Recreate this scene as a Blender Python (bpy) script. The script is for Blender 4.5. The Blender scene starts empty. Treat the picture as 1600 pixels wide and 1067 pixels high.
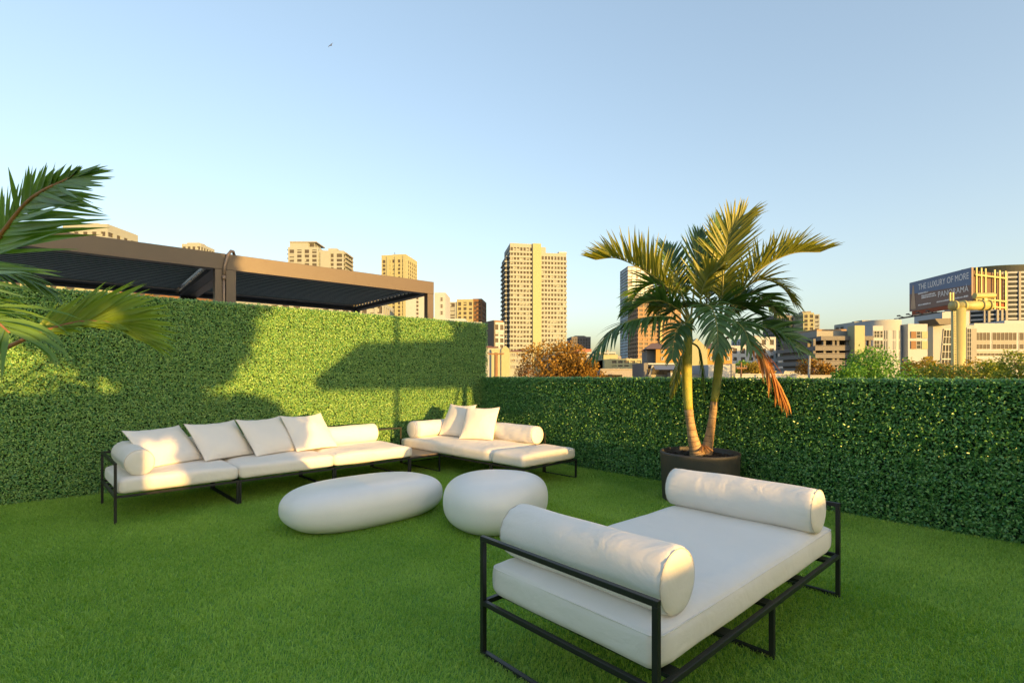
import bpy, math, random
import numpy as np
from mathutils import Vector, Matrix

# ------------------------------------------------------------------ camera, sky, sun, exposure
scene = bpy.context.scene
col = scene.collection
EYE = 1.4
FPX = 800.0            # focal length in photo pixels (photo is 1600 wide), horizon at row 586
cam_d = bpy.data.cameras.new("camera")
cam_d.sensor_width = 36.0
cam_d.lens = 36.0 * FPX / 1600.0
cam_d.shift_y = 52.5 / 1600.0
cam_d.clip_start = 0.05
cam_d.clip_end = 6000.0
cam = bpy.data.objects.new("camera", cam_d)
cam.location = (0, 0, EYE)
cam.rotation_euler = (math.radians(90), 0, 0)
col.objects.link(cam)
scene.camera = cam

SUN = Vector((0.615, -0.785, 0.072)).normalized()      # towards the sun
SUN_EL = math.asin(SUN.z)
SUN_AZ = math.atan2(SUN.x, SUN.y)                       # clockwise from +Y
world = bpy.data.worlds.new("World")
scene.world = world
world.use_nodes = True
wn = world.node_tree
for n in list(wn.nodes):
    wn.nodes.remove(n)
wo = wn.nodes.new("ShaderNodeOutputWorld")
wb = wn.nodes.new("ShaderNodeBackground")
sky = wn.nodes.new("ShaderNodeTexSky")
sky.sky_type = 'NISHITA'
sky.sun_disc = False
sky.sun_elevation = SUN_EL
sky.sun_rotation = SUN_AZ
sky.altitude = 0.0
sky.air_density = 0.8
sky.dust_density = 3.2
sky.ozone_density = 1.0
wb.inputs['Strength'].default_value = 0.101
# the photograph's tone curve is soft: a gamma over the whole sky, the same in every direction
sg = wn.nodes.new("ShaderNodeGamma")
sg.inputs[1].default_value = 0.7
wn.links.new(sky.outputs[0], sg.inputs[0])
sh_ = wn.nodes.new("ShaderNodeHueSaturation")
sh_.inputs['Hue'].default_value = 0.504
sh_.inputs['Saturation'].default_value = 1.10
wn.links.new(sg.outputs[0], sh_.inputs['Color'])
wn.links.new(sh_.outputs[0], wb.inputs[0])
wn.links.new(wb.outputs[0], wo.inputs[0])

sun_d = bpy.data.lights.new("sun", 'SUN')
sun_d.energy = 1.5
sun_d.angle = math.radians(0.6)
sun_d.color = (1.0, 0.56, 0.15)
sun = bpy.data.objects.new("sun", sun_d)
sun.rotation_euler = SUN.to_track_quat('Z', 'Y').to_euler()
sun.location = (20, -25, 12)
col.objects.link(sun)

scene.view_settings.view_transform = 'Standard'
scene.view_settings.look = 'None'
scene.view_settings.gamma = 1.0
scene.view_settings.use_curve_mapping = False
scene.view_settings.exposure = 2.85
scene.render.engine = 'CYCLES'
scene.cycles.max_bounces = 8
scene.cycles.diffuse_bounces = 6
scene.cycles.glossy_bounces = 3
scene.cycles.transmission_bounces = 4
scene.cycles.transparent_max_bounces = 4
scene.cycles.caustics_reflective = False
scene.cycles.caustics_refractive = False
scene.cycles.use_denoising = True

RND = random.Random(7)
NPR = np.random.default_rng(7)

# ------------------------------------------------------------------ helpers
def pt(u, v, y):
    """the point at depth y metres that the photo shows at pixel (u, v)"""
    return Vector(((u - 800.0) / FPX * y, y, EYE - (v - 586.0) / FPX * y))

def tag(o, label=None, cat=None, group=None, kind=None):
    if label: o['label'] = label
    if cat: o['category'] = cat
    if group: o['group'] = group
    if kind: o['kind'] = kind
    return o

def empty(name, loc=(0, 0, 0), rz=0.0, label=None, cat=None, group=None, kind=None):
    o = bpy.data.objects.new(name, None)
    o.empty_display_size = 0.2
    o.location = loc
    o.rotation_euler = (0, 0, rz)
    col.objects.link(o)
    return tag(o, label, cat, group, kind)

class MB:
    """collects shapes and links them as one mesh object"""
    def __init__(self):
        self.v, self.f, self.mi = [], [], []
        self.m = 0
    def add(self, vs, fs):
        b = len(self.v)
        self.v.extend([tuple(p) for p in vs])
        self.f.extend([tuple(i + b for i in f) for f in fs])
        self.mi.extend([self.m] * len(fs))
    def box(self, x0, x1, y0, y1, z0, z1, M=None):
        vs = [(x0, y0, z0), (x1, y0, z0), (x1, y1, z0), (x0, y1, z0),
              (x0, y0, z1), (x1, y0, z1), (x1, y1, z1), (x0, y1, z1)]
        if M is not None:
            vs = [M @ Vector(p) for p in vs]
        self.add(vs, [(0, 3, 2, 1), (4, 5, 6, 7), (0, 1, 5, 4), (1, 2, 6, 5), (2, 3, 7, 6), (3, 0, 4, 7)])
    def quad(self, a, b, c, d):
        self.add([a, b, c, d], [(0, 1, 2, 3)])
    def bar(self, a, b, w, h=None):
        """square bar from a to b"""
        a, b = Vector(a), Vector(b)
        h = h or w
        t = (b - a).normalized()
        up = Vector((0, 0, 1)) if abs(t.z) < 0.9 else Vector((0, 1, 0))
        s = t.cross(up).normalized()
        n = s.cross(t)
        vs = []
        for p in (a, b):
            for q, r in ((-1, -1), (1, -1), (1, 1), (-1, 1)):
                vs.append(p + s * (q * w / 2) + n * (r * h / 2))
        self.add(vs, [(0, 3, 2, 1), (4, 5, 6, 7), (0, 1, 5, 4), (1, 2, 6, 5), (2, 3, 7, 6), (3, 0, 4, 7)])
    def tube(self, pts, radii, n=8, cap=True):
        pts = [Vector(p) for p in pts]
        if not hasattr(radii, '__len__'):
            radii = [radii] * len(pts)
        vs, fs = [], []
        prev = None
        for i, p in enumerate(pts):
            t = (pts[min(i + 1, len(pts) - 1)] - pts[max(i - 1, 0)]).normalized()
            ref = prev if prev is not None else (Vector((1, 0, 0)) if abs(t.x) < 0.8 else Vector((0, 1, 0)))
            s = (ref - t * ref.dot(t)).normalized()
            prev = s
            q = t.cross(s)
            for k in range(n):
                a = 2 * math.pi * k / n
                vs.append(p + (s * math.cos(a) + q * math.sin(a)) * radii[i])
        for i in range(len(pts) - 1):
            for k in range(n):
                a, b = i * n + k, i * n + (k + 1) % n
                fs.append((a, b, b + n, a + n))
        if cap:
            fs.append(tuple(range(n - 1, -1, -1)))
            fs.append(tuple(range((len(pts) - 1) * n, len(pts) * n)))
        self.add(vs, fs)
    def lathe(self, prof, n=24, c=(0, 0, 0), cap=True):
        vs, fs = [], []
        for r, z in prof:
            for k in range(n):
                a = 2 * math.pi * k / n
                vs.append((c[0] + r * math.cos(a), c[1] + r * math.sin(a), c[2] + z))
        for i in range(len(prof) - 1):
            for k in range(n):
                a, b = i * n + k, i * n + (k + 1) % n
                fs.append((a, b, b + n, a + n))
        if cap:
            fs.append(tuple(range(n - 1, -1, -1)))
            fs.append(tuple(range((len(prof) - 1) * n, len(prof) * n)))
        self.add(vs, fs)
    def prism(self, outline, z0, z1):
        n = len(outline)
        vs = [(x, y, z0) for x, y in outline] + [(x, y, z1) for x, y in outline]
        fs = [tuple(range(n - 1, -1, -1)), tuple(range(n, 2 * n))]
        for i in range(n):
            j = (i + 1) % n
            fs.append((i, j, j + n, i + n))
        self.add(vs, fs)
    def build(self, name, mats, parent=None, smooth=False, kind=None, bevel=0.0):
        me = bpy.data.meshes.new(name)
        me.from_pydata(self.v, [], self.f)
        mats = mats if isinstance(mats, (list, tuple)) else [mats]
        for m in mats:
            me.materials.append(m)
        if len(mats) > 1:
            me.polygons.foreach_set('material_index', self.mi)
        if smooth:
            me.polygons.foreach_set('use_smooth', [True] * len(me.polygons))
        me.update()
        o = bpy.data.objects.new(name, me)
        col.objects.link(o)
        if parent is not None:
            o.parent = parent
        if kind:
            o['kind'] = kind
        if bevel:
            b = o.modifiers.new("bevel", 'BEVEL')
            b.width = bevel; b.segments = 2; b.limit_method = 'ANGLE'
            b.angle_limit = math.radians(40)
        return o

def np_mesh(name, V, F, mat, parent=None, smooth=False, kind=None, link=True):
    """mesh from an (n,3) array and an (m,k) array of equal faces"""
    me = bpy.data.meshes.new(name)
    V = np.asarray(V, dtype=np.float32); F = np.asarray(F, dtype=np.int32)
    k = F.shape[1]
    me.vertices.add(len(V)); me.vertices.foreach_set('co', V.ravel())
    me.loops.add(F.size); me.loops.foreach_set('vertex_index', F.ravel())
    me.polygons.add(len(F))
    me.polygons.foreach_set('loop_start', np.arange(0, F.size, k, dtype=np.int32))
    try:
        me.polygons.foreach_set('loop_total', np.full(len(F), k, dtype=np.int32))
    except Exception:
        pass
    me.materials.append(mat)
    if smooth:
        me.polygons.foreach_set('use_smooth', np.ones(len(F), dtype=bool))
    me.update(calc_edges=True)
    me.validate()
    o = bpy.data.objects.new(name, me)
    if link: col.objects.link(o)
    if parent is not None: o.parent = parent
    if kind: o['kind'] = kind
    return o

def share(name, src, parent=None, M=None):
    """another object on the same mesh data"""
    o = bpy.data.objects.new(name, src.data)
    col.objects.link(o)
    if parent is not None: o.parent = parent
    if M is not None: o.matrix_local = M
    return o

# ------------------------------------------------------------------ materials
def new_mat(name):
    m = bpy.data.materials.new(name)
    m.use_nodes = True
    nt = m.node_tree
    return m, nt, nt.nodes['Principled BSDF'], nt.nodes['Material Output']

def mat(name, c, rough=0.6, metal=0.0, var=0.15, scale=3.0, bump=0.0, bscale=40.0, spec=0.5, coord='Object'):
    """principled with noise wear in colour, roughness and fine relief"""
    m, nt, p, out = new_mat(name)
    N, L = nt.nodes, nt.links
    tc = N.new('ShaderNodeTexCoord')
    nz = N.new('ShaderNodeTexNoise'); nz.inputs['Scale'].default_value = scale; nz.inputs['Detail'].default_value = 6
    L.new(tc.outputs[coord], nz.inputs['Vector'])
    mx = N.new('ShaderNodeMix'); mx.data_type = 'RGBA'
    mx.inputs[6].default_value = (*[max(0, x * (1 - var)) for x in c], 1)
    mx.inputs[7].default_value = (*[min(1, x * (1 + var)) for x in c], 1)
    L.new(nz.outputs['Fac'], mx.inputs[0])
    L.new(mx.outputs[2], p.inputs['Base Color'])
    mr = N.new('ShaderNodeMapRange')
    mr.inputs[3].default_value = max(0.02, rough - 0.08); mr.inputs[4].default_value = min(1, rough + 0.08)
    L.new(nz.outputs['Fac'], mr.inputs[0]); L.new(mr.outputs[0], p.inputs['Roughness'])
    p.inputs['Metallic'].default_value = metal
    p.inputs['Specular IOR Level'].default_value = spec
    if bump:
        b = N.new('ShaderNodeBump'); b.inputs['Strength'].default_value = bump; b.inputs['Distance'].default_value = 0.01
        n2 = N.new('ShaderNodeTexNoise'); n2.inputs['Scale'].default_value = bscale; n2.inputs['Detail'].default_value = 4
        L.new(tc.outputs[coord], n2.inputs['Vector'])
        L.new(n2.outputs['Fac'], b.inputs['Height']); L.new(b.outputs[0], p.inputs['Normal'])
    return m

def leaf_mat(name, dark, light, rough=0.42, trans=0.25, tcol=None, spec=0.4, big=0.0):
    """leaves: colour differs from leaf to leaf; light passes through"""
    m, nt, p, out = new_mat(name)
    N, L = nt.nodes, nt.links
    g = N.new('ShaderNodeNewGeometry')
    rp = N.new('ShaderNodeValToRGB')
    rp.color_ramp.elements[0].color = (*dark, 1)
    rp.color_ramp.elements[1].color = (*light, 1)
    if big:
        tc = N.new('ShaderNodeTexCoord')
        nz = N.new('ShaderNodeTexNoise'); nz.inputs['Scale'].default_value = big; nz.inputs['Detail'].default_value = 3
        L.new(g.outputs['Position'], nz.inputs['Vector'])
        ma = N.new('ShaderNodeMath'); ma.operation = 'MULTIPLY_ADD'
        ma.inputs[1].default_value = 0.9; ma.inputs[2].default_value = -0.25
        L.new(g.outputs['Random Per Island'], ma.inputs[0])
        mb = N.new('ShaderNodeMath'); mb.operation = 'MULTIPLY_ADD'; mb.inputs[1].default_value = 1.5
        L.new(nz.outputs['Fac'], mb.inputs[0]); 
        L.new(ma.outputs[0], mb.inputs[2])
        mc = N.new('ShaderNodeMath'); mc.operation = 'SUBTRACT'; mc.inputs[1].default_value = 0.42; mc.use_clamp = True
        L.new(mb.outputs[0], mc.inputs[0])
        L.new(mc.outputs[0], rp.inputs[0])
    else:
        L.new(g.outputs['Random Per Island'], rp.inputs[0])
    L.new(rp.outputs[0], p.inputs['Base Color'])
    p.inputs['Roughness'].default_value = rough
    p.inputs['Specular IOR Level'].default_value = spec
    t = N.new('ShaderNodeBsdfTranslucent')
    hs = N.new('ShaderNodeMix'); hs.data_type = 'RGBA'; hs.blend_type = 'MULTIPLY'; hs.inputs[0].default_value = 1
    tc_ = tcol or (1.6, 1.5, 0.5)
    hs.inputs[7].default_value = (*tc_, 1)
    L.new(rp.outputs[0], hs.inputs[6]); L.new(hs.outputs[2], t.inputs[0])
    ms = N.new('ShaderNodeMixShader'); ms.inputs[0].default_value = trans
    L.new(p.outputs[0], ms.inputs[1]); L.new(t.outputs[0], ms.inputs[2])
    L.new(ms.outputs[0], out.inputs[0])
    return m

def fabric_mat(name, c):
    m, nt, p, out = new_mat(name)
    N, L = nt.nodes, nt.links
    tc = N.new('ShaderNodeTexCoord')
    n1 = N.new('ShaderNodeTexNoise'); n1.inputs['Scale'].default_value = 2.2; n1.inputs['Detail'].default_value = 5
    L.new(tc.outputs['Object'], n1.inputs['Vector'])
    mx = N.new('ShaderNodeMix'); mx.data_type = 'RGBA'
    mx.inputs[6].default_value = (c[0] * .90, c[1] * .89, c[2] * .87, 1)
    mx.inputs[7].default_value = (*c, 1)
    L.new(n1.outputs['Fac'], mx.inputs[0]); L.new(mx.outputs[2], p.inputs['Base Color'])
    p.inputs['Roughness'].default_value = 0.85
    p.inputs['Specular IOR Level'].default_value = 0.2
    p.inputs['Sheen Weight'].default_value = 0.15
    p.inputs['Sheen Roughness'].default_value = 0.5
    wx = N.new('ShaderNodeTexNoise'); wx.inputs['Scale'].default_value = 420; wx.inputs['Detail'].default_value = 2
    L.new(tc.outputs['Object'], wx.inputs['Vector'])
    n2 = N.new('ShaderNodeTexNoise'); n2.inputs['Scale'].default_value = 5.5; n2.inputs['Detail'].default_value = 4
    n2.inputs['Distortion'].default_value = 0.6
    L.new(tc.outputs['Object'], n2.inputs['Vector'])
    b1 = N.new('ShaderNodeBump'); b1.inputs['Strength'].default_value = 0.55; b1.inputs['Distance'].default_value = 0.02
    L.new(n2.outputs['Fac'], b1.inputs['Height'])
    b2 = N.new('ShaderNodeBump'); b2.inputs['Strength'].default_value = 0.25; b2.inputs['Distance'].default_value = 0.002
    L.new(wx.outputs['Fac'], b2.inputs['Height']); L.new(b1.outputs[0], b2.inputs['Normal'])
    L.new(b2.outputs[0], p.inputs['Normal'])
    return m

def glass_mat(name, c, rough=0.12):
    m = mat(name, c, max(rough, .5), 0.0, 0.35, 0.35, spec=0.06)
    return m

M = {}
M['fabric'] = fabric_mat('outdoor_fabric', (0.86, 0.82, 0.76))
M['seam'] = mat('fabric_seam', (0.60, 0.55, 0.48), 0.9, 0, .1)
M['black'] = mat('black_powder_coat', (0.014, 0.016, 0.016), 0.42, 0.0, .3, 9, .15, 260)
M['shell'] = mat('white_fibreglass', (0.83, 0.82, 0.79), 0.45, 0, .07, 3.5, .12, 7)
M['plinth'] = mat('table_plinth', (0.40, 0.36, 0.30), 0.8)
M['platform'] = mat('bronze_platform', (0.26, 0.20, 0.15), 0.5, 0, .15, 6)
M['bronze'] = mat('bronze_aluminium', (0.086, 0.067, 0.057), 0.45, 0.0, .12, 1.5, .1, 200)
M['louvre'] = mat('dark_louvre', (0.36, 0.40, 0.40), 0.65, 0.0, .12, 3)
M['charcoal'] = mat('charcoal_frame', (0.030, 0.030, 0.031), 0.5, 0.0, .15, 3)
M['conduit'] = mat('conduit', (0.24, 0.18, 0.14), 0.4, 0.2, .1)
M['pot'] = mat('dark_planter', (0.060, 0.056, 0.052), 0.55, 0, .25, 4, .2, 60)
M['soil'] = mat('soil', (0.028, 0.020, 0.014), 0.95, 0, .6, 30, .9, 60)
M['hedge_leaf'] = leaf_mat('hedge_leaf', (0.045, 0.205, 0.066), (0.310, 0.500, 0.125), 0.34, 0.12, (1.3, 1.2, .3), .5)
M['hedge_leaf2'] = leaf_mat('hedge_leaf_glossy', (0.032, 0.180, 0.055), (0.235, 0.465, 0.115), 0.30, 0.12, (1.3, 1.2, .3), .55)
M['backing'] = mat('hedge_backing', (0.016, 0.050, 0.012), 0.9, 0, .4, 30)
M['turf'] = mat('turf_base', (0.13, 0.29, 0.04), 0.95, 0, .5, 40)
M['blade'] = leaf_mat('turf_blade', (0.200, 0.410, 0.045), (0.480, 0.680, 0.140), 0.45, 0.40, (1.3, 1.2, .4), .35, big=1.1)
M['concrete'] = mat('roof_concrete', (0.40, 0.38, 0.35), 0.9, 0, .15, 1, .3, 30)
M['render_white'] = mat('white_render', (0.62, 0.59, 0.54), 0.85, 0, .06, .3, .1, 8)
# ------------------------------------------------------------------ terrace: floor, turf, hedge walls
CORNER = Vector((-0.543, 9.67, 0))
LD = Vector((-0.765, -0.645, 0)).normalized()      # along the tall wall, away from the corner
LN = Vector((0.645, -0.765, 0)).normalized()       # off the tall wall, into the terrace
RD = Vector((0.664, -0.747, 0)).normalized()       # along the low wall, away from the corner
RN = Vector((-0.747, -0.664, 0)).normalized()

def wall_pt(w, d, z=0.0):
    return CORNER + LD * w + LN * d + Vector((0, 0, z))

deck = MB()
deck.box(-0.25, 15.0, -0.25, 17.2, -0.35, 0.0)
deck_o = deck.build('terrace_floor', M['turf'])
ang_L = math.atan2(LD.y, LD.x)
# local frame: x along LD, y along LN
def frame(origin, xdir, ydir):
    x = Vector(xdir).normalized(); y = Vector(ydir).normalized(); z = x.cross(y)
    m = Matrix.Identity(4)
    for i in range(3):
        m[i][0] = x[i]; m[i][1] = y[i]; m[i][2] = z[i]; m[i][3] = origin[i]
    return m
deck_o.matrix_world = Matrix.Translation(CORNER) @ Matrix.Rotation(ang_L, 4, 'Z')
# LN is LD turned by +90 degrees: (0.645,-0.765)
tag(deck_o, 'flat green artificial turf floor of the roof terrace', None, None, 'structure')

# turf blades: four patches of blades with a nap, set out over the floor in rolls
def turf_patch(size, n, rng):
    base = rng.uniform(-size / 2, size / 2, (n, 2))
    h = rng.uniform(0.012, 0.027, n)
    a = np.where(rng.random(n) < .45, rng.normal(0, .8, n), rng.uniform(0, 2 * np.pi, n))
    lean = rng.uniform(0.2, 1.4, n) * h * 1.1
    w = rng.uniform(0.0013, 0.0022, n)
    fa = a + rng.normal(0, .6, n) + np.pi / 2
    dx, dy = np.cos(a) * lean, np.sin(a) * lean
    sx, sy = np.cos(fa) * w, np.sin(fa) * w
    V = np.zeros((n, 5, 3))
    V[:, 0] = np.stack([base[:, 0] - sx, base[:, 1] - sy, 0 * h], 1)
    V[:, 1] = np.stack([base[:, 0] + sx, base[:, 1] + sy, 0 * h], 1)
    V[:, 2] = np.stack([base[:, 0] + sx * .9 + dx * .35, base[:, 1] + sy * .9 + dy * .35, h * .72], 1)
    V[:, 3] = np.stack([base[:, 0] - sx * .9 + dx * .35, base[:, 1] - sy * .9 + dy * .35, h * .72], 1)
    V[:, 4] = np.stack([base[:, 0] + dx, base[:, 1] + dy, h * .92], 1)
    q = (np.arange(n) * 5)[:, None]
    T = np.concatenate([q + np.array([[0, 1, 2]]), q + np.array([[0, 2, 3]]), q + np.array([[3, 2, 4]])], 0)
    return V.reshape(-1, 3), T
PS = 0.40
patches = []
for k in range(4):
    tv, tf = turf_patch(PS * 1.03, 2600, NPR)
    patches.append(np_mesh('turf_patch', tv, tf, M['blade'], link=False))
pts, rots = [], []
for i in range(int(11.6 / PS)):
    for j in range(int(10.8 / PS)):
        w, d = (i + .5) * PS - 0.1, (j + .5) * PS
        p = wall_pt(w, d)
        if p.y < 0.3 or abs(p.x) > p.y * 1.3 + 1.6:
            continue
        pts.append(tuple(p))
        rots.append(ang_L + (0.0 if (i // 5) % 2 else math.pi) + RND.uniform(-.04, .04))
gm = bpy.data.meshes.new('grass')
gm.from_pydata(pts, [], [])
at_ = gm.attributes.new('nap', 'FLOAT', 'POINT')
at_.data.foreach_set('value', rots)
grass = bpy.data.objects.new('grass', gm)
col.objects.link(grass)
gm.materials.append(M['blade'])
tag(grass, 'short dense artificial grass covering the terrace floor', None, None, 'stuff')
ng = bpy.data.node_groups.new('turf', 'GeometryNodeTree')
ng.interface.new_socket('Geometry', in_out='INPUT', socket_type='NodeSocketGeometry')
ng.interface.new_socket('Geometry', in_out='OUTPUT', socket_type='NodeSocketGeometry')
gi = ng.nodes.new('NodeGroupInput'); go = ng.nodes.new('NodeGroupOutput')
gt = ng.nodes.new('GeometryNodeGeometryToInstance')
for pa in patches:
    oi = ng.nodes.new('GeometryNodeObjectInfo'); oi.inputs['Object'].default_value = pa
    ng.links.new(oi.outputs['Geometry'], gt.inputs[0])
ip = ng.nodes.new('GeometryNodeInstanceOnPoints')
ip.inputs['Pick Instance'].default_value = True
na = ng.nodes.new('GeometryNodeInputNamedAttribute'); na.data_type = 'FLOAT'; na.inputs['Name'].default_value = 'nap'
cx = ng.nodes.new('ShaderNodeCombineXYZ')
ng.links.new(na.outputs[0], cx.inputs[2])
ng.links.new(gi.outputs[0], ip.inputs['Points']); ng.links.new(gt.outputs[0], ip.inputs['Instance'])
ng.links.new(cx.outputs[0], ip.inputs['Rotation'])
rvi = ng.nodes.new('FunctionNodeRandomValue'); rvi.data_type = 'INT'
rvi.inputs[4].default_value = 0; rvi.inputs[5].default_value = 3
ng.links.new(rvi.outputs[2], ip.inputs['Instance Index'])
ng.links.new(ip.outputs[0], go.inputs[0])
md = grass.modifiers.new('turf', 'NODES'); md.node_group = ng

# hedge panels of leaves, local x across, z up, y outwards from the wall
def leaf_cloud(n, W, H, depth, rng, Lr=(0.022, 0.036), up=0.35, edge=0.0, wild=.62):
    c = np.stack([rng.uniform(-edge, W + edge, n), rng.uniform(0, 1, n) ** 0.6 * depth, rng.uniform(-edge, H + edge, n)], 1)
    # leaves face outwards and a little up, each its own way
    nm = rng.normal(0, 1, (n, 3)) * wild; nm[:, 1] += 1.0; nm[:, 2] += up
    nm /= np.linalg.norm(nm, axis=1)[:, None]
    ax = rng.normal(0, 1, (n, 3)); ax[:, 1] += .25
    ax -= nm * (ax * nm).sum(1)[:, None]
    ax /= np.linalg.norm(ax, axis=1)[:, None]
    sd = np.cross(ax, nm)
    L = rng.uniform(*Lr, n)[:, None]; Wd = L * rng.uniform(.24, .33, n)[:, None]
    dr = L * rng.uniform(-.05, .22, n)[:, None]
    V = np.zeros((n, 6, 3))
    V[:, 0] = c
    V[:, 1] = c + ax * L * .40 + sd * Wd + nm * Wd * .30
    V[:, 2] = c + ax * L * .55 - nm * dr * .2
    V[:, 3] = c + ax * L * .40 - sd * Wd + nm * Wd * .35
    V[:, 4] = c + ax * L - nm * dr
    V[:, 5] = c + ax * L * .75 + sd * Wd * .7 + nm * Wd * .2 - nm * dr * .4
    b = (np.arange(n) * 6)[:, None]
    T = np.concatenate([b + np.array([[0, 1, 2]]), b + np.array([[0, 2, 3]]), b + np.array([[1, 5, 2]]), b + np.array([[2, 5, 4]]), b + np.array([[2, 4, 3]])], 0)
    return V.reshape(-1, 3), T

def make_panels(W, H, n, m, k, depth=0.045, Lr=(0.022, 0.036), wild=.62):
    out = []
    for i in range(k):
        v, f = leaf_cloud(n, W, H, depth, NPR, Lr, edge=0.012, wild=wild)
        o = np_mesh('leaf_panel', v, f, m, link=False)
        out.append(o)
    return out

HW = 0.471
tall_p = make_panels(HW, HW, 2900, M['hedge_leaf'], 4, .055, (0.017, 0.028))
LHH = 0.448
low_p = make_panels(HW, LHH, 2300, M['hedge_leaf2'], 4, 0.068, (0.021, 0.035), .95)
strip_p = []
for i in range(3):
    v, f = leaf_cloud(620, HW, 0.03, 0.13, NPR, (0.022, 0.036), up=1.6, edge=0.012)
    v[:, 2] += 0.0
    strip_p.append(np_mesh('leaf_strip', v, f, M['hedge_leaf'], link=False))

def hedge_wall(origin, xdir, ydir, length, rows, rowh, thick, panels, strip, label, row_step=None, start=0.0):
    e = empty('hedge_wall', (0, 0, 0), 0, label, 'hedge wall', None)
    e.matrix_world = frame(origin, xdir, ydir)
    h = rows * rowh
    b = MB(); b.box(start, length, -thick, -0.004, 0.0, h - 0.012)
    b.build('backing', M['backing'], e)
    nx = int(math.ceil((length - start) / HW))
    for i in range(nx):
        for j in range(rows):
            src = panels[(i * 7 + j * 3 + RND.randint(0, 3)) % len(panels)]
            out = row_step[j] if row_step else 0.0
            if RND.random() < .5:
                mtx = Matrix.Translation((start + i * HW, out, j * rowh))
            else:      # mirrored copy
                mtx = Matrix.Translation((start + (i + 1) * HW, out, j * rowh)) @ Matrix.Scale(-1, 4, (1, 0, 0))
            s = share('leaf_panel', src, e, mtx)
            s['kind'] = 'stuff'
        s = share('leaf_strip', strip[i % 3], e, Matrix.Translation((start + i * HW, -0.085, h - 0.02)))
        s['kind'] = 'stuff'
    return e

# the tall wall: local x must run so that x cross y = up ; x = -LD (to the right), y = LN
LWL = 8.0
hedge_wall(CORNER - LD * 0.06, LD, LN, LWL, 5, HW, 0.18, tall_p, strip_p,
           'tall artificial boxwood hedge wall behind the long sofa, half lit by low sun')
# the low wall: y = RN, x = -RD  (x cross y = up)
LOWL = 10.8
low = hedge_wall(CORNER + RD * LOWL + RN * 0.0, -RD, RN, LOWL - 0.0, 3, LHH, 0.22, low_p, strip_p,
           'low artificial boxwood hedge wall behind the potted palm', row_step=[0.03, 0.015, 0.0])
# the hedge along the far side of the terrace, behind the camera (it shades the floor)
sh = empty('hedge_wall', (0, 0, 0), 0, 'low hedge wall closing the terrace on the sunny side', 'hedge wall')
sh.matrix_world = frame(wall_pt(0, 16.4), LD, LN)
b = MB(); b.box(-6.0, 15, -0.3, 0, 0, 1.345); b.build('backing', M['backing'], sh)

# ------------------------------------------------------------------ unseen shade makers added behind the camera
SH = 0.42      # the sun stands a little off the wall's normal
# canopy with masts, unseen, added to cast the slab shadow on the hedge
cab = empty('canopy', wall_pt(1.05, 12.0), 0, 'unseen hipped canopy on slim posts standing behind the viewer', 'canopy')
cab.matrix_world = frame(wall_pt(SH, 12.0), LD, LN)
b = MB()
e0, e1, zb, zt = -1.0, 3.15, 2.11, 2.74
b.add([(e0, -1.2, zb), (e1, -1.2, zb), (e1, 1.2, zb), (e0, 1.2, zb), (e0 + .2, -.5, zt + .22), (e1 - .72, -.5, zt), (e1 - .72, .5, zt), (e0 + .2, .5, zt + .22)],
      [(0, 3, 2, 1), (4, 5, 6, 7), (0, 1, 5, 4), (1, 2, 6, 5), (2, 3, 7, 6), (3, 0, 4, 7)])
b.build('roof', M['render_white'], cab)
for w, zz in ((1.83, 3.6), (0.25, 2.4)):
    b = MB(); b.box(w - .045, w + .045, -.045, .045, 0, zz); b.build('post', M['black'], cab)
# kiosk
ki = empty('shade_block', wall_pt(5.3, 11.3), 0, 'unseen white counter on the terrace behind the viewer', 'blocker')  # unseen block added to shade the left end of hedge and sofa
ki.matrix_world = frame(wall_pt(SH, 11.3), LD, LN)
b = MB()
b.box(5.27, 8.5, -.6, .6, 0, 1.98)
b.build('wall', M['render_white'], ki)
b = MB()
for z in (2.04, 2.13, 2.22): b.box(6.1, 8.5, -.5, -.46, z, z + .035)
b.build('railing', M['black'], ki)
def blob_blocker(name, label, cat, blobs, n, size, trunk):
    """unseen leafy shade caster: leaves filling the given ellipsoids (w, d, z, rw, rd, rz)"""
    o = empty(name, (0, 0, 0), 0, label, cat)
    o.matrix_world = frame(wall_pt(SH, 11.6), LD, LN)
    tb = MB()
    for q in trunk: tb.tube(q, [.06] * len(q), 8)
    tb.build('trunk', M['black'], o)
    Vs = []
    for (w, d, z, rw, rd, rz) in blobs:
        g = NPR.normal(0, 1, (n, 3)); g /= np.linalg.norm(g, axis=1)[:, None]
        c = g * NPR.uniform(.1, 1, n)[:, None] ** .4 * np.array([rw, rd, rz]) + np.array([w, d, z])
        ax = NPR.normal(0, 1, (n, 3)); ax /= np.linalg.norm(ax, axis=1)[:, None]
        sd = np.cross(ax, NPR.normal(0, 1, (n, 3))); sd /= np.linalg.norm(sd, axis=1)[:, None]
        V = np.stack([c, c + ax * size * .5 + sd * size * .35, c + ax * size, c + ax * size * .5 - sd * size * .35], 1)
        Vs.append(V)
    V = np.concatenate(Vs, 0)
    np_mesh('crown', V.reshape(-1, 3), np.arange(len(V) * 4).reshape(-1, 4), M['hedge_leaf'], o)
blob_blocker('unseen_tree', 'unseen bushy tree added behind the viewer to darken the left hedge', 'tree',
          [(4.92, 0, 3.3, 1.08, .9, 1.36), (5.7, 0, 3.3, .85, .8, .86), (6.9, 0, 3.56, 1.35, .9, .66)], 3500, .22, [[(5.7, 0, 0), (5.7, 0, 2.2), (5.05, 0, 3.2)], [(5.7, 0, 2.2), (6.9, 0, 3.4)]])  # unseen tree, crowns shaped to cast the dark area on the hedge
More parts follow.
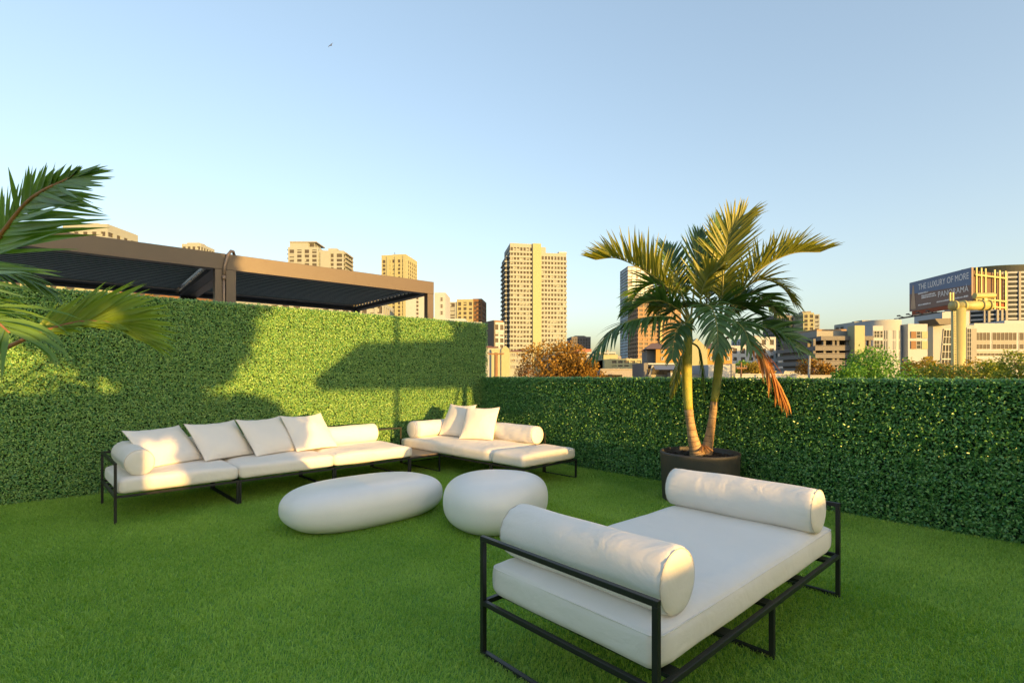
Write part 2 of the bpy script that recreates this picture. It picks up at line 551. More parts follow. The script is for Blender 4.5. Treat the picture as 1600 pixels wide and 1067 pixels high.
blob_blocker('shrub', 'unseen leafy shrub added behind the viewer to shade the sofa', 'shrub',
          [(4.20, 0, 1.52, .66, .8, .43), (4.45, 0, 1.30, .52, .7, .60), (5.10, 0, 1.84, .46, .6, .34)], 2400, .14, [[(4.1, 0, 0), (4.1, 0, 1.5)]])  # unseen blobs added to shade the sofa and frame its sun patch
# ------------------------------------------------------------------ furniture
def rounded_box(name, L, W, H, r, crown, material, parent, loc=(0, 0, 0), seg=(26, 16, 5), seed=0):
    """upholstered slab: rounded edges, slightly puffed faces"""
    rng = random.Random(seed)
    import bmesh
    bm = bmesh.new()
    bmesh.ops.create_cube(bm, size=2.0)
    bmesh.ops.subdivide_edges(bm, edges=bm.edges[:], cuts=13, use_grid_fill=True)
    ph = [rng.uniform(0, 6.28) for _ in range(6)]
    for v in bm.verts:
        x, y, z = v.co
        # squeeze samples towards the edges
        f = lambda t: math.copysign(abs(t) ** 0.75, t)
        X, Y, Z = f(x) * L / 2, f(y) * W / 2, f(z) * H / 2
        cx = max(-L / 2 + r, min(L / 2 - r, X)); cy = max(-W / 2 + r, min(W / 2 - r, Y)); cz = max(-H / 2 + r, min(H / 2 - r, Z))
        d = Vector((X - cx, Y - cy, Z - cz))
        if d.length > 1e-6:
            d = d.normalized() * r
        p = Vector((cx, cy, cz)) + d
        u, w = p.x / (L / 2), p.y / (W / 2)
        puff = (1 - u * u) * (1 - w * w)
        wob = 0.004 * math.sin(5 * p.x + ph[0]) * math.cos(6 * p.y + ph[1]) + 0.003 * math.sin(11 * p.x + 7 * p.y + ph[2])
        if p.z > 0:
            p.z += crown * max(0, puff) ** .6 + wob
        q = 1 - (p.z / (H / 2)) ** 2
        if abs(u) > .9: p.x += math.copysign(.008 * max(0, q), u) + .002 * math.sin(9 * p.y + ph[3])
        if abs(w) > .9: p.y += math.copysign(.008 * max(0, q), w) + .002 * math.sin(9 * p.x + ph[4])
        v.co = p + Vector((L / 2, W / 2, H / 2)) + Vector(loc)
    me = bpy.data.meshes.new(name)
    bm.to_mesh(me); bm.free()
    me.materials.append(material)
    me.polygons.foreach_set('use_smooth', [True] * len(me.polygons))
    o = bpy.data.objects.new(name, me)
    col.objects.link(o); o.parent = parent
    return o

def seam_loop(parent, L, W, z, r, off, loc):
    """thin welt running round a cushion"""
    pts = []
    n = 8
    for cxy, a0 in (((L - r, r), -90), ((L - r, W - r), 0), ((r, W - r), 90), ((r, r), 180)):
        for k in range(n + 1):
            a = math.radians(a0 + 90 * k / n)
            pts.append((loc[0] + cxy[0] + (r + off) * math.cos(a), loc[1] + cxy[1] + (r + off) * math.sin(a), loc[2] + z))
    pts.append(pts[0])
    b = MB(); b.tube(pts, 0.0028, 6, cap=False)
    return b.build('piping', M['fabric'], parent, True)

def bolster(label, p0, p1, r, group, seed=0):
    """cylindrical bolster from end centre p0 to p1, with rounded ends and welts"""
    rng = random.Random(seed)
    p0, p1 = Vector(p0), Vector(p1)
    L = (p1 - p0).length
    t = (p1 - p0).normalized()
    up = Vector((0, 0, 1)); s = up.cross(t).normalized()
    m = Matrix.Identity(4)
    for i in range(3):
        m[i][0] = t[i]; m[i][1] = s[i]; m[i][2] = up[i]; m[i][3] = p0[i]
    prof = [(0.0, -0.012), (r * .35, -0.012), (r * .7, -0.008), (r * .88, -.001), (r * .955, .008), (r * .99, .022)]
    xs = np.linspace(.045, L - .045, 30)
    prof += [(r * (1 + .012 * math.sin(math.pi * x / L)), x) for x in xs]
    prof += [(r * .99, L - .022), (r * .955, L - .008), (r * .88, L + .001), (r * .7, L + .008), (r * .35, L + .012), (0.0, L + .012)]
    n = 56
    vs, fs = [], []
    ph = [rng.uniform(0, 6.28) for _ in range(8)]
    for ri, (rr, x) in enumerate(prof):
        for k in range(n):
            a = 2 * math.pi * k / n
            e = min(x, L - x)
            wr = .0028 * math.exp(-max(0, e) / .07) * math.sin(17 * a + ph[0] + 3 * math.sin(2 * a + ph[1])) if rr > r * .9 else 0
            wob = .0022 * math.sin(7 * x + 2 * a + ph[2]) + .0016 * math.sin(15 * x - 3 * a + ph[3])
            q = rr + wr + (wob if rr > r * .9 else 0)
            zz = q * math.sin(a)
            if zz < -r * .93: zz = -r * .93 + (zz + r * .93) * .3       # flattened where it lies
            vs.append((x, q * math.cos(a), zz))
    for i in range(len(prof) - 1):
        for k in range(n):
            a, b = i * n + k, i * n + (k + 1) % n
            fs.append((a, b, b + n, a + n))
    mb = MB(); mb.add(vs, fs)
    o = mb.build('bolster', M['fabric'], None, True)
    o.matrix_world = m
    for x in (0.006, L - 0.006):
        w = MB()
        w.tube([(x, (r * .957) * math.cos(2 * math.pi * k / 40), (r * .957) * math.sin(2 * math.pi * k / 40)) for k in range(41)], .0026, 5, False)
        w.build('piping', M['seam'], o, True)
    return tag(o, label, 'bolster', group)

def pillow(label, bl, br, top_dir, h, thick, group, seed=0, sag=0.0):
    """square scatter cushion: bottom corners bl, br; top_dir = unit direction up the cushion"""
    rng = random.Random(seed)
    bl, br = Vector(bl), Vector(br)
    X = (br - bl); W = X.length; X.normalize()
    Z = Vector(top_dir).normalized(); Z = (Z - X * Z.dot(X)).normalized()
    Y = Z.cross(X)
    n = 26
    ph = [rng.uniform(0, 6.28) for _ in range(8)]
    vs, fs = [], []
    for side in (1, -1):
        for j in range(n + 1):
            for i in range(n + 1):
                u, v = 2 * i / n - 1, 2 * j / n - 1
                u = math.copysign(abs(u) ** .85, u); v = math.copysign(abs(v) ** .85, v)
                pin = 0.045 * (1 - abs(v) ** 2.2) * abs(u) ** 3
                pin2 = 0.045 * (1 - abs(u) ** 2.2) * abs(v) ** 3
                px = u * (1 - pin); pz = v * (1 - pin2)
                t = max(0, (1 - u * u)) ** .55 * max(0, (1 - v * v)) ** .55
                bulge = t * thick * (1 + .10 * math.sin(2.2 * u + ph[0]) * math.sin(2.6 * v + ph[1]) - .12 * v)
                rim = math.exp(-((1 - max(abs(u), abs(v))) / .16))
                wr = .006 * rim * t ** .3 * math.sin(13 * (u + v * .4) + ph[2]) * math.sin(11 * v + ph[3])
                wr += .004 * t * math.sin(4 * u + 3 * v + ph[4])
                vs.append((W / 2 + px * W / 2, side * (bulge + wr * (1 if t > .02 else 0)), h / 2 + pz * h / 2 - sag * (1 + v) * .5 * (1 - u * u)))
    off = (n + 1) ** 2
    for s in (0, 1):
        for j in range(n):
            for i in range(n):
                a = s * off + j * (n + 1) + i
                q = (a, a + 1, a + n + 2, a + n + 1)
                fs.append(q if s else q[::-1])
    mb = MB(); mb.add(vs, fs)
    o = mb.build('pillow', M['fabric'], None, True)
    m = Matrix.Identity(4)
    for i in range(3):
        m[i][0] = X[i]; m[i][1] = Y[i]; m[i][2] = Z[i]; m[i][3] = bl[i]
    o.matrix_world = m
    e = MB()
    ring = []
    for k in range(4 * n):
        s, q = divmod(k, n)
        idx = [q, q * (n + 1) + n, (n + 1) * n + n - q, (n - q) * (n + 1)][s]
        ring.append(vs[idx])
    ring.append(ring[0])
    e.tube(ring, .0032, 5, False)
    e.build('piping', M['seam'], o, True)
    return tag(o, label, 'pillow', group)

SEAT, FRM, RAIL = 0.43, 0.265, 0.575
T = 0.023
MH = SEAT - FRM - 0.012
BG = 'white bolsters on the sofas and the daybed'
PG = 'white scatter pillows on the sofas'

def local(o_mat):
    return lambda x, y, z: o_mat @ Vector((x, y, z))

# ---- long sofa along the tall hedge
SX = Vector((.72, .695, 0)).normalized(); SY = Vector((-SX.y, SX.x, 0))
A0 = Vector((-3.721, 4.786, 0))
sofa = empty('sectional_sofa', (0, 0, 0), 0, 'long white three-seat sectional sofa on black frame along the tall hedge', 'sofa', 'white outdoor sofas')
sofa.matrix_world = frame(A0, SX, SY)
Lm, D, NX = 1.075, 1.06, 3.74
def leg(parent, x, y, z1, name='leg'):
    b = MB(); b.box(x - T / 2, x + T / 2, y - T / 2, y + T / 2, 0, z1); return b.build(name, M['black'], parent, bevel=.002)
def rod(parent, name, a, c):
    b = MB(); b.bar(a, c, T, T); return b.build(name, M['black'], parent, bevel=.002)
h = T / 2
leg(sofa, h, h, RAIL - T); leg(sofa, h, D - h, RAIL - T)
rod(sofa, 'arm_rail', (h, 0, RAIL - h), (h, D, RAIL - h))
rod(sofa, 'back_rail', (T, D - h, RAIL - h), (NX, D - h, RAIL - h))
for xj in (Lm, 2 * Lm, 3 * Lm):
    for dx in (-T * .56, T * .56):
        leg(sofa, xj + dx, h, FRM - T); leg(sofa, xj + dx, D - h, FRM - T)
        rod(sofa, 'ground_bar', (xj + dx, T, h), (xj + dx, D - T, h))
leg(sofa, NX - h, h, FRM - T); leg(sofa, NX - h, D - h, RAIL - T)
rod(sofa, 'ground_bar', (NX - h, T, h), (NX - h, D - T, h))
b = MB()
for x0, x1 in ((0, Lm), (Lm, 2 * Lm), (2 * Lm, 3 * Lm), (3 * Lm, NX)):
    x0 += .002; x1 -= .002
    b.box(x0 + T, x1 - T, .0, T, FRM - T, FRM); b.box(x0 + T, x1 - T, D - T, D, FRM - T, FRM)
    b.box(x0, x0 + T, 0, D, FRM - T, FRM); b.box(x1 - T, x1, 0, D, FRM - T, FRM)
    for k in range(1, 4):
        y = D * k / 4
        b.box(x0 + T, x1 - T, y - .02, y + .02, FRM - .02, FRM - .003)
b.build('seat_frame', M['black'], sofa)
b = MB(); b.box(3 * Lm + .03, NX - .03, .03, D - .03, FRM - .004, FRM + .016); b.build('side_platform', M['platform'], sofa, bevel=.003)
for k in range(3):
    x0 = k * Lm + (.012 if k else .034); x1 = (k + 1) * Lm - .004 + (.045 if k == 2 else 0)
    loc = (x0, 0.004, FRM + .003)
    c = rounded_box('seat_cushion', x1 - x0, D - .04, MH, .042, .018, M['fabric'], sofa, loc, seed=k)
    seam_loop(c, x1 - x0, D - .04, MH - .038, .042, .001, loc)
S = local(sofa.matrix_world)
R = .128
sz = SEAT + R * .95
bolster('white bolster standing as left arm of the long sofa', S(.205, .05, sz), S(.205, 1.0, sz), R, BG, 1)
bolster('sunlit white bolster along the back of the long sofa at its right end', S(2.42, .87, sz), S(3.17, .87, sz), R, BG, 2)
# bolsters behind the pillows of the first two seats
bolster('white bolster lying hidden behind the left pillows of the long sofa', S(.40, .90, sz), S(1.33, .90, sz), R, BG, 3)
bolster('white bolster lying hidden behind the middle pillows of the long sofa', S(1.40, .90, sz), S(2.33, .90, sz), R, BG, 4)
def lean(bx0, by0, bx1, by1, ang, Sf):
    """bottom corners in sofa coordinates, cushion leaning back by ang degrees from upright"""
    a, c = Vector(Sf(bx0, by0, SEAT + .015)), Vector(Sf(bx1, by1, SEAT + .015))
    x = (c - a).normalized(); back = Vector((0, 0, 1)).cross(x)
    return a, c, Vector((0, 0, math.cos(math.radians(ang)))) + back * math.sin(math.radians(ang))
a, c, t = lean(.33, .36, .90, .64, 49, S)
pillow('leftmost white pillow, next to the bolster arm, with a square patch of sun', a, c, t, .56, .105, PG, 1, .03)
a, c, t = lean(.85, .43, 1.43, .63, 45, S)
pillow('shaded white pillow second from left on the long sofa', a, c, t, .56, .105, PG, 2, .03)
a, c, t = lean(1.37, .39, 1.95, .58, 43, S)
pillow('half shaded white pillow overlapping the sunlit one on the long sofa', a, c, t, .57, .105, PG, 3, .03)
a, c, t = lean(1.86, .44, 2.45, .56, 41, S)
pillow('fully sunlit white pillow beside the back bolster of the long sofa', a, c, t, .57, .105, PG, 4, .03)

# ---- short sofa with ottoman along the low hedge
F0 = Vector((.135, 6.19, 0)); YX = Vector((.71, -.705, 0)).normalized(); YY = Vector((-YX.y, YX.x, 0))
L2 = 2.66
sofa2 = empty('sectional_sofa', (0, 0, 0), 0, 'shorter white sofa with ottoman end standing before the low hedge', 'sofa', 'white outdoor sofas')
sofa2.matrix_world = frame(F0 - YX * L2, YX, YY)
JO = L2 - .58
for x in (h, JO - T * .6, JO + T * .6, L2 - h):
    for y in (h, D - h):
        leg(sofa2, x, y, FRM - T)
for y in (h, D - h):
    rod(sofa2, 'ground_bar', (JO + T, y, h), (L2 - T, y, h))
rod(sofa2, 'ground_bar', (h, T, h), (h, D - T, h))
b = MB()
for x0, x1 in ((0, JO), (JO, L2)):
    x0 += .002; x1 -= .002
    b.box(x0 + T, x1 - T, .0, T, FRM - T, FRM); b.box(x0 + T, x1 - T, D - T, D, FRM - T, FRM)
    b.box(x0, x0 + T, 0, D, FRM - T, FRM); b.box(x1 - T, x1, 0, D, FRM - T, FRM)
    for k in range(1, 4):
        y = D * k / 4
        b.box(x0 + T, x1 - T, y - .02, y + .02, FRM - .02, FRM - .003)
b.build('seat_frame', M['black'], sofa2)
leg(sofa2, h, D + h + .002, RAIL - T, 'back_post'); leg(sofa2, JO - h, D + h + .002, RAIL - T, 'back_post')
rod(sofa2, 'back_rail', (0, D + h + .002, RAIL - h), (JO, D + h + .002, RAIL - h))
for x0, x1, nm in ((.004, JO - .010, 'seat_cushion'), (JO + .012, L2 - .004, 'ottoman_cushion')):
    loc = (x0, 0.002, FRM + .003)
    c = rounded_box(nm, x1 - x0, D - .03, MH, .042, .016, M['fabric'], sofa2, loc, seed=9)
    seam_loop(c, x1 - x0, D - .03, MH - .038, .042, .001, loc)
Q = local(sofa2.matrix_world)
bolster('white bolster forming the left arm of the short sofa', Q(.20, .06, sz), Q(.20, .98, sz), R, BG, 5)
bolster('white bolster along the back of the short sofa beside the ottoman', Q(1.15, .90, sz), Q(2.09, .90, sz), R, BG, 6)
a, c, t = lean(.33, .50, .86, .60, 30, Q)
pillow('white pillow crossed by a shadow, rear one on the short sofa', a, c, t, .56, .10, PG, 5, .02)
a, c, t = lean(.93, .42, 1.42, .66, 32, Q)
pillow('white pillow in front on the short sofa, sunlit along its right edge', a, c, t, .55, .10, PG, 6, .02)

# ---- daybed in front
B0 = Vector((.517, 1.82, 0)); BX = Vector((.74, .67, 0)).normalized(); BY = Vector((-BX.y, BX.x, 0))
LB, WB = 2.1, 1.01
bed = empty('daybed', (0, 0, 0), 0, 'white double daybed on black metal frame with two bolsters in the foreground', 'daybed')
bed.matrix_world = frame(B0, BX, BY)
T2 = .0245; T = T2; h = T / 2
FR2 = .275; RL2 = .595; SE2 = .462
for x in (h, LB - h):
    leg(bed, x, h, RL2 - T); leg(bed, x, WB - h, RL2 - T)
    rod(bed, 'end_rail', (x, 0, RL2 - h), (x, WB, RL2 - h))
    rod(bed, 'ground_bar', (x, T, h), (x, WB - T, h))
leg(bed, LB / 2, h, FR2 - T); leg(bed, LB / 2, WB - h, FR2 - T)
rod(bed, 'ground_bar', (LB / 2, T, h), (LB / 2, WB - T, h))
b = MB()
b.box(T, LB - T, 0, T, FR2 - T, FR2); b.box(T, LB - T, WB - T, WB, FR2 - T, FR2)
b.box(0.001, T - .001, T, WB - T, FR2 - T, FR2); b.box(LB - T + .001, LB - .001, T, WB - T, FR2 - T, FR2)
b.build('seat_frame', M['black'], bed, bevel=.002)
for k in range(5):
    x = .16 + k * (LB - .32) / 4
    b = MB(); b.box(x - .035, x + .035, T, WB - T, FR2 - .018, FR2 - .002); b.build('slat', M['black'], bed)
loc = (.05, .03, FR2 + .012)
c = rounded_box('mattress', LB - .10, WB - .05, SE2 - FR2 - .012, .05, .012, M['fabric'], bed, loc, seed=21)
seam_loop(c, LB - .10, WB - .05, .146, .05, .001, loc)
E = local(bed.matrix_world)
RB = .134; bz = SE2 + RB * .93
bolster('big white bolster at the near end of the daybed behind the rail', E(.235, .05, bz), E(.235, .985, bz), RB, BG, 7)
bolster('big white bolster at the far end of the daybed', E(1.80, .03, bz), E(1.80, .985, bz), RB, BG, 8)

# ---- pebble coffee tables
def pebble(label, c, rz, a, bb, hgt, group, k3=0.0, ph=0.0, e=2.35, skew=0.0):
    n, m = 72, 30
    vs, fs = [], []
    for j in range(m + 1):
        t = j / m
        th = -math.pi / 2 * .80 + t * (math.pi / 2 * 1.80)      # from the foot to the crown
        cz, sz_ = math.cos(th), math.sin(th)
        rad = abs(cz) ** .47
        z = math.copysign(abs(sz_) ** .84, sz_)
        for k in range(n):
            f = 2 * math.pi * k / n
            cf, sf = math.cos(f), math.sin(f)
            ro = (abs(cf) ** e + abs(sf) ** e) ** (-1 / e)
            ro *= 1 + k3 * math.cos(3 * f + ph) + .6 * k3 * math.cos(2 * f + ph * 2)
            x, y = a * ro * cf * rad, bb * ro * sf * rad
            zz = hgt * (.47 + .53 * z * (1 + skew * cf))
            vs.append((x, y, zz))
    for j in range(m):
        for k in range(n):
            p, q = j * n + k, j * n + (k + 1) % n
            fs.append((p, q, q + n, p + n))
    fs.append(tuple(range(n - 1, -1, -1)))
    root = empty('coffee_table', c, rz, label, 'coffee table', group)
    mb = MB(); mb.add(vs, fs); o = mb.build('shell', M['shell'], root, True)
    pl = MB()
    out = []
    for k in range(48):
        f = 2 * math.pi * k / 48
        out.append((a * .62 * math.cos(f), bb * .62 * math.sin(f)))
    pl.prism(out, 0, hgt * .05 + .03)
    pl.build('plinth', M['plinth'], root)
    return root
TG = 'white pebble coffee tables'
pebble('longer white pebble coffee table in front of the long sofa', (-1.43, 5.01, .0), math.radians(43), .79, .44, .39, TG, .015, .4, 2.7)
pebble('rounder white pebble coffee table partly behind the daybed bolster', (-.16, 4.88, .0), math.radians(64), .57, .47, .455, TG, .05, 2.0, 2.2)

# ---- bronze pergola beyond the tall wall
PO = Vector((-1.545, 10.13, 0))                 # front right corner (outer)
per = empty('pergola', (0, 0, 0), 0, 'bronze louvred-roof pergola standing beyond the tall hedge wall', 'pergola')
per.matrix_world = frame(PO, -LD, -LN)          # x to the right along the wall, y away
PZ0, PZ1, PD, BAY, BW = 3.00, 3.24, 3.62, 3.66, .16
def pbox(name, x0, x1, y0, y1, z0, z1, m):
    b = MB(); b.box(x0, x1, y0, y1, z0, z1); return b.build(name, m, per, bevel=.004)
for k in range(2):
    xr, xl = -k * (BAY + .004), -(k + 1) * BAY - k * .004
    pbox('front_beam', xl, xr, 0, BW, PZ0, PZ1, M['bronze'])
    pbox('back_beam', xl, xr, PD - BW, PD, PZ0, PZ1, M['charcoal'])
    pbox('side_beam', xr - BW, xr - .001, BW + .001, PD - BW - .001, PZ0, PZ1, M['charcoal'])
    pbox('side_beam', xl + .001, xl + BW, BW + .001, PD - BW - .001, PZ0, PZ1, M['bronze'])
    # gutter lip inside the frame
    g = MB()
    g.box(xl + BW, xr - BW, BW + .002, BW + .07, PZ0 + .02, PZ0 + .05)
    g.box(xl + BW, xr - BW, PD - BW - .07, PD - BW - .002, PZ0 + .02, PZ0 + .05)
    g.build('gutter', M['charcoal'], per)
    nl = 19
    src = None
    for i in range(nl):
        y = BW + .06 + (i + .5) * (PD - 2 * BW - .12) / nl
        wl = (PD - 2 * BW - .12) / nl
        if src is None:
            b = MB()
            tilt = Matrix.Rotation(math.radians(-10), 4, 'X')
            b.box(BW + .05, BAY - BW - .05, -wl * .52, wl * .50, -.008, .008, tilt)
            b.m = 1  # charcoal lips put the shade lines between slats into the colour
            b.box(BW + .05, BAY - BW - .05, -wl * .50, -wl * .34, -.032, -.009, tilt)
            b.box(BW + .05, BAY - BW - .05, wl * .30, wl * .345, -.016, -.009, tilt)
            src = b.build('louvre', [M['louvre'], M['charcoal']], per); src.location = (xl, y, PZ0 + .14)
        else:
            o = share('louvre', src, per); o.location = (xl, y, PZ0 + .14)
    pn = MB()  # pale boxes painted in for sky light through the louvre end gaps
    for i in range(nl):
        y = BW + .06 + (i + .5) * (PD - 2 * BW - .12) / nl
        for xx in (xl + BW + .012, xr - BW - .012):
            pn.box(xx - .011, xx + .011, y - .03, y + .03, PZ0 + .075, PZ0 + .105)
    pn.build('louvre_gap_light', M['render_white'], per, kind='stuff')
    for x0, x1 in ((xr - .14, xr - .002), (xl + .002, xl + .14)):
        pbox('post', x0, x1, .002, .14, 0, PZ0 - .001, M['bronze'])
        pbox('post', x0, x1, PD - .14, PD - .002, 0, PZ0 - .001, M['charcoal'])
b = MB()
xc = -BAY - .03
b.tube([(xc, -.022, 0), (xc, -.022, 2.6), (xc, -.022, 2.86)], .017, 8)
b.tube([(xc, -.022, 2.86), (xc + .01, -.03, 3.05), (xc + .05, -.045, 3.22), (xc + .10, -.01, 3.29), (xc + .14, .05, 3.30), (xc + .17, .12, 3.26)], .022, 8)
b.tube([(xc, -.022, 2.84), (xc, -.022, 2.90)], .028, 8)
b.build('conduit_pipe', M['conduit'], per, True)
b = MB(); b.box(-BAY * 3 - 2, 3, -.6, PD + 4, -.3, -.02); dk = b.build('neighbour_deck', M['concrete'], None)
dk.matrix_world = frame(PO + Vector((-.9, 1.0, -.02)), -LD, -LN)
tag(dk, 'flat roof of the neighbouring terrace under the pergola', None, None, 'structure')
# ------------------------------------------------------------------ palms
M['frond_a'] = leaf_mat('palm_leaflet', (0.055, 0.125, 0.020), (0.120, 0.215, 0.035), 0.38, 0.30, (1.5, 1.4, .45), .5)
M['frond_b'] = leaf_mat('palm_leaflet_dark', (0.040, 0.105, 0.028), (0.090, 0.180, 0.045), 0.36, 0.25, (1.5, 1.5, .5), .5)
M['frond_y'] = leaf_mat('palm_leaflet_yellowing', (0.120, 0.150, 0.018), (0.250, 0.260, 0.035), 0.42, 0.35, (1.4, 1.3, .4), .45)
M['frond_b2'] = leaf_mat('palm_leaflet_bright', (0.085, 0.185, 0.035), (0.165, 0.300, 0.060), 0.36, 0.32, (1.5, 1.4, .45), .5)
M['frond_l'] = leaf_mat('palm_leaflet_lime', (0.130, 0.230, 0.022), (0.250, 0.380, 0.045), 0.42, 0.35, (1.4, 1.3, .4), .45)
M['frond_dead'] = leaf_mat('palm_leaflet_dead', (0.30, 0.130, 0.035), (0.54, 0.270, 0.075), 0.7, 0.25, (1.3, .9, .6), .3)
M['rachis'] = mat('palm_rachis', (0.20, 0.20, 0.045), 0.45, 0, .25, 12)
M['rachis_red'] = mat('palm_rachis_red', (0.26, 0.125, 0.045), 0.5, 0, .25, 12)

def bark_mat(name, base, ring, dens):
    m, nt, p, out = new_mat(name)
    N, L = nt.nodes, nt.links
    tc = N.new('ShaderNodeTexCoord')
    nz = N.new('ShaderNodeTexNoise'); nz.inputs['Scale'].default_value = 9; nz.inputs['Detail'].default_value = 6
    L.new(tc.outputs['Object'], nz.inputs['Vector'])
    mx = N.new('ShaderNodeMix'); mx.data_type = 'RGBA'
    mx.inputs[6].default_value = (*ring, 1); mx.inputs[7].default_value = (*base, 1)
    rp = N.new('ShaderNodeMapRange'); rp.inputs[1].default_value = .35; rp.inputs[2].default_value = .62
    L.new(nz.outputs['Fac'], rp.inputs[0]); L.new(rp.outputs[0], mx.inputs[0]); L.new(mx.outputs[2], p.inputs['Base Color'])
    p.inputs['Roughness'].default_value = 0.7
    b = N.new('ShaderNodeBump'); b.inputs['Strength'].default_value = .5; b.inputs['Distance'].default_value = .01
    n2 = N.new('ShaderNodeTexNoise'); n2.inputs['Scale'].default_value = dens; L.new(tc.outputs['Object'], n2.inputs['Vector'])
    L.new(n2.outputs['Fac'], b.inputs['Height']); L.new(b.outputs[0], p.inputs['Normal'])
    return m
M['bark'] = bark_mat('palm_bark', (0.42, 0.29, 0.15), (0.24, 0.15, 0.075), 40)
M['bark_ring'] = mat('palm_bark_ring', (0.16, 0.10, 0.06), 0.8)
M['shaft'] = bark_mat('palm_crownshaft', (0.40, 0.36, 0.06), (0.25, 0.27, 0.05), 14)

def catmull(P, n):
    P = [Vector(p) for p in P]
    P = [P[0] * 2 - P[1]] + P + [P[-1] * 2 - P[-2]]
    out = []
    segs = len(P) - 3
    for i in range(n + 1):
        s = i / n * segs
        k = min(int(s), segs - 1); t = s - k
        a, b, c, d = P[k:k + 4]
        out.append(.5 * ((2 * b) + (c - a) * t + (2 * a - 5 * b + 4 * c - d) * t * t + (3 * b - a - 3 * c + d) * t ** 3))
    return out

def leaflet_verts(base, d0, nrm, L, W, droop, rng, n=6, curl=0.0, twist=0.0):
    """tapered, slightly folded strip starting at base along d0; droops under gravity; (2n+2 edge + n+1 mid) verts"""
    vs, fs = [], []
    p = Vector(base); d = Vector(d0).normalized(); nn = Vector(nrm).normalized()
    step = L / n
    for i in range(n + 1):
        t = i / n
        w = W * (min(1, .45 + 2.6 * t) if t < .25 else 1.0) * (1 - max(0, (t - .30) / .70) ** 1.5) + W * .03
        s = d.cross(nn)
        if s.length < 1e-5: s = Vector((1, 0, 0))
        s.normalize()
        m = s.cross(d).normalized()
        if twist:
            s = (s * math.cos(twist * t) + m * math.sin(twist * t)); m = s.cross(d).normalized()
        vs += [p + s * w * .5 + m * w * .13, p - m * w * .06, p - s * w * .5 + m * w * .13]
        if i < n:
            g = droop * (t + .15) ** 1.2
            d = (d + Vector((0, 0, -1)) * g / n * 3 + m * curl / n).normalized()
            p = p + d * step
    for i in range(n):
        a = i * 3
        fs += [(a, a + 1, a + 4, a + 3), (a + 1, a + 2, a + 5, a + 4)]
    return vs, fs

def frond(parent, pts, up, nl, Lmax, W, mat_leaf, mat_r, rng, start=.22, vee=35, fwd=38, droop=.35, rr=(.013, .003),
          singles=False, sideL=1.0, sideR=1.0, tipf=.45, label=None, basef=.6):
    n = 40
    C = catmull(pts, n)
    length = sum((C[i + 1] - C[i]).length for i in range(n))
    b = MB(); b.tube(C, [rr[0] + (rr[1] - rr[0]) * (i / n) for i in range(n + 1)], 6)
    ro = b.build('frond', mat_r, parent, True)
    if label: ro['label'] = label
    up = Vector(up).normalized()
    allm = MB()
    for side in (1, -1):
        sc = sideL if side > 0 else sideR
        if sc <= 0: continue
        for k in range(nl):
            t = start + (1 - start) * (k + rng.uniform(-.25, .25) + .5) / nl
            t = min(t, .995)
            f = t * n; i = min(int(f), n - 1)
            p = C[i].lerp(C[i + 1], f - i)
            tg = (C[min(i + 1, n)] - C[max(i - 1, 0)]).normalized()
            s = tg.cross(up)
            if s.length < 1e-4: continue
            s = s.normalized() * side
            u = s.cross(tg) * side; 
            if u.dot(up) < 0: u = -u
            q = (t - start) / (1 - start)
            shape = (basef + (1 - basef) * min(1, q / .30)) if q < .30 else 1 - (1 - tipf) * ((q - .30) / .70) ** 1.4
            L = Lmax * sc * shape * rng.uniform(.88, 1.08)
            fa = math.radians(fwd + 32 * q ** 1.5 + rng.gauss(0, 4))
            va = math.radians(vee + rng.gauss(0, 9))
            d = tg * math.sin(fa) + (s * math.cos(va) + u * math.sin(va)) * math.cos(fa)
            nr = u * math.cos(va) - s * math.sin(va)
            vs, fs = leaflet_verts(p, d, nr, L, W * (.55 + .45 * min(1, q * 3)) * (1 - .35 * q) * rng.uniform(.85, 1.15), droop * rng.uniform(.5, 1.6), rng,
                                   7 if singles else 5, rng.uniform(-.1, .15), rng.gauss(0, .35))
            if singles:
                m = MB(); m.add(vs, fs); m.build('leaflet', mat_leaf, ro, True)
            else:
                allm.add(vs, fs)
    if not singles:
        o = allm.build('leaflets', mat_leaf, ro, True, 'stuff')
    return ro

def palm_trunk(parent, pts, r0, r1, shaft_from, mb_mat, sh_mat, rng):
    n = 44
    C = catmull(pts, n)
    i0 = int(n * shaft_from)
    rad = []
    for i in range(i0 + 1):
        t = i / max(1, i0)
        rad.append((r0 + (r1 - r0) * min(1, t * 1.25) ** .7) * (1 + .012 * math.sin(i * 2.1)))
    b = MB(); b.tube(C[:i0 + 1], rad, 18)
    tr = b.build('trunk', mb_mat, parent, True)
    # leaf-scar rings
    R = MB()
    zs = [.10, .2, .3, .42, .53, .66, .78, .9]
    for t in zs:
        f = t * i0; i = min(int(f), i0 - 1)
        p = C[i].lerp(C[i + 1], f - i); tg = (C[i + 1] - C[i]).normalized()
        rr = rad[i] + (rad[i + 1] - rad[i]) * (f - i)
        R.tube([p - tg * .004, p, p + tg * .004], [rr * 1.0, rr * 1.025, rr * 1.0], 18, False)
    R.build('leaf_scar', M['bark_ring'], tr, True)
    b = MB()
    pts2 = C[i0:]
    m = len(pts2) - 1
    prof = [r1 * (1.02 + .20 * math.sin(math.pi * min(1, (i / m) * 1.25)) - .42 * max(0, i / m - .45)) for i in range(m + 1)]
    b.tube(pts2, prof, 18)
    b.build('crownshaft', sh_mat, parent, True)
    return C[-1]

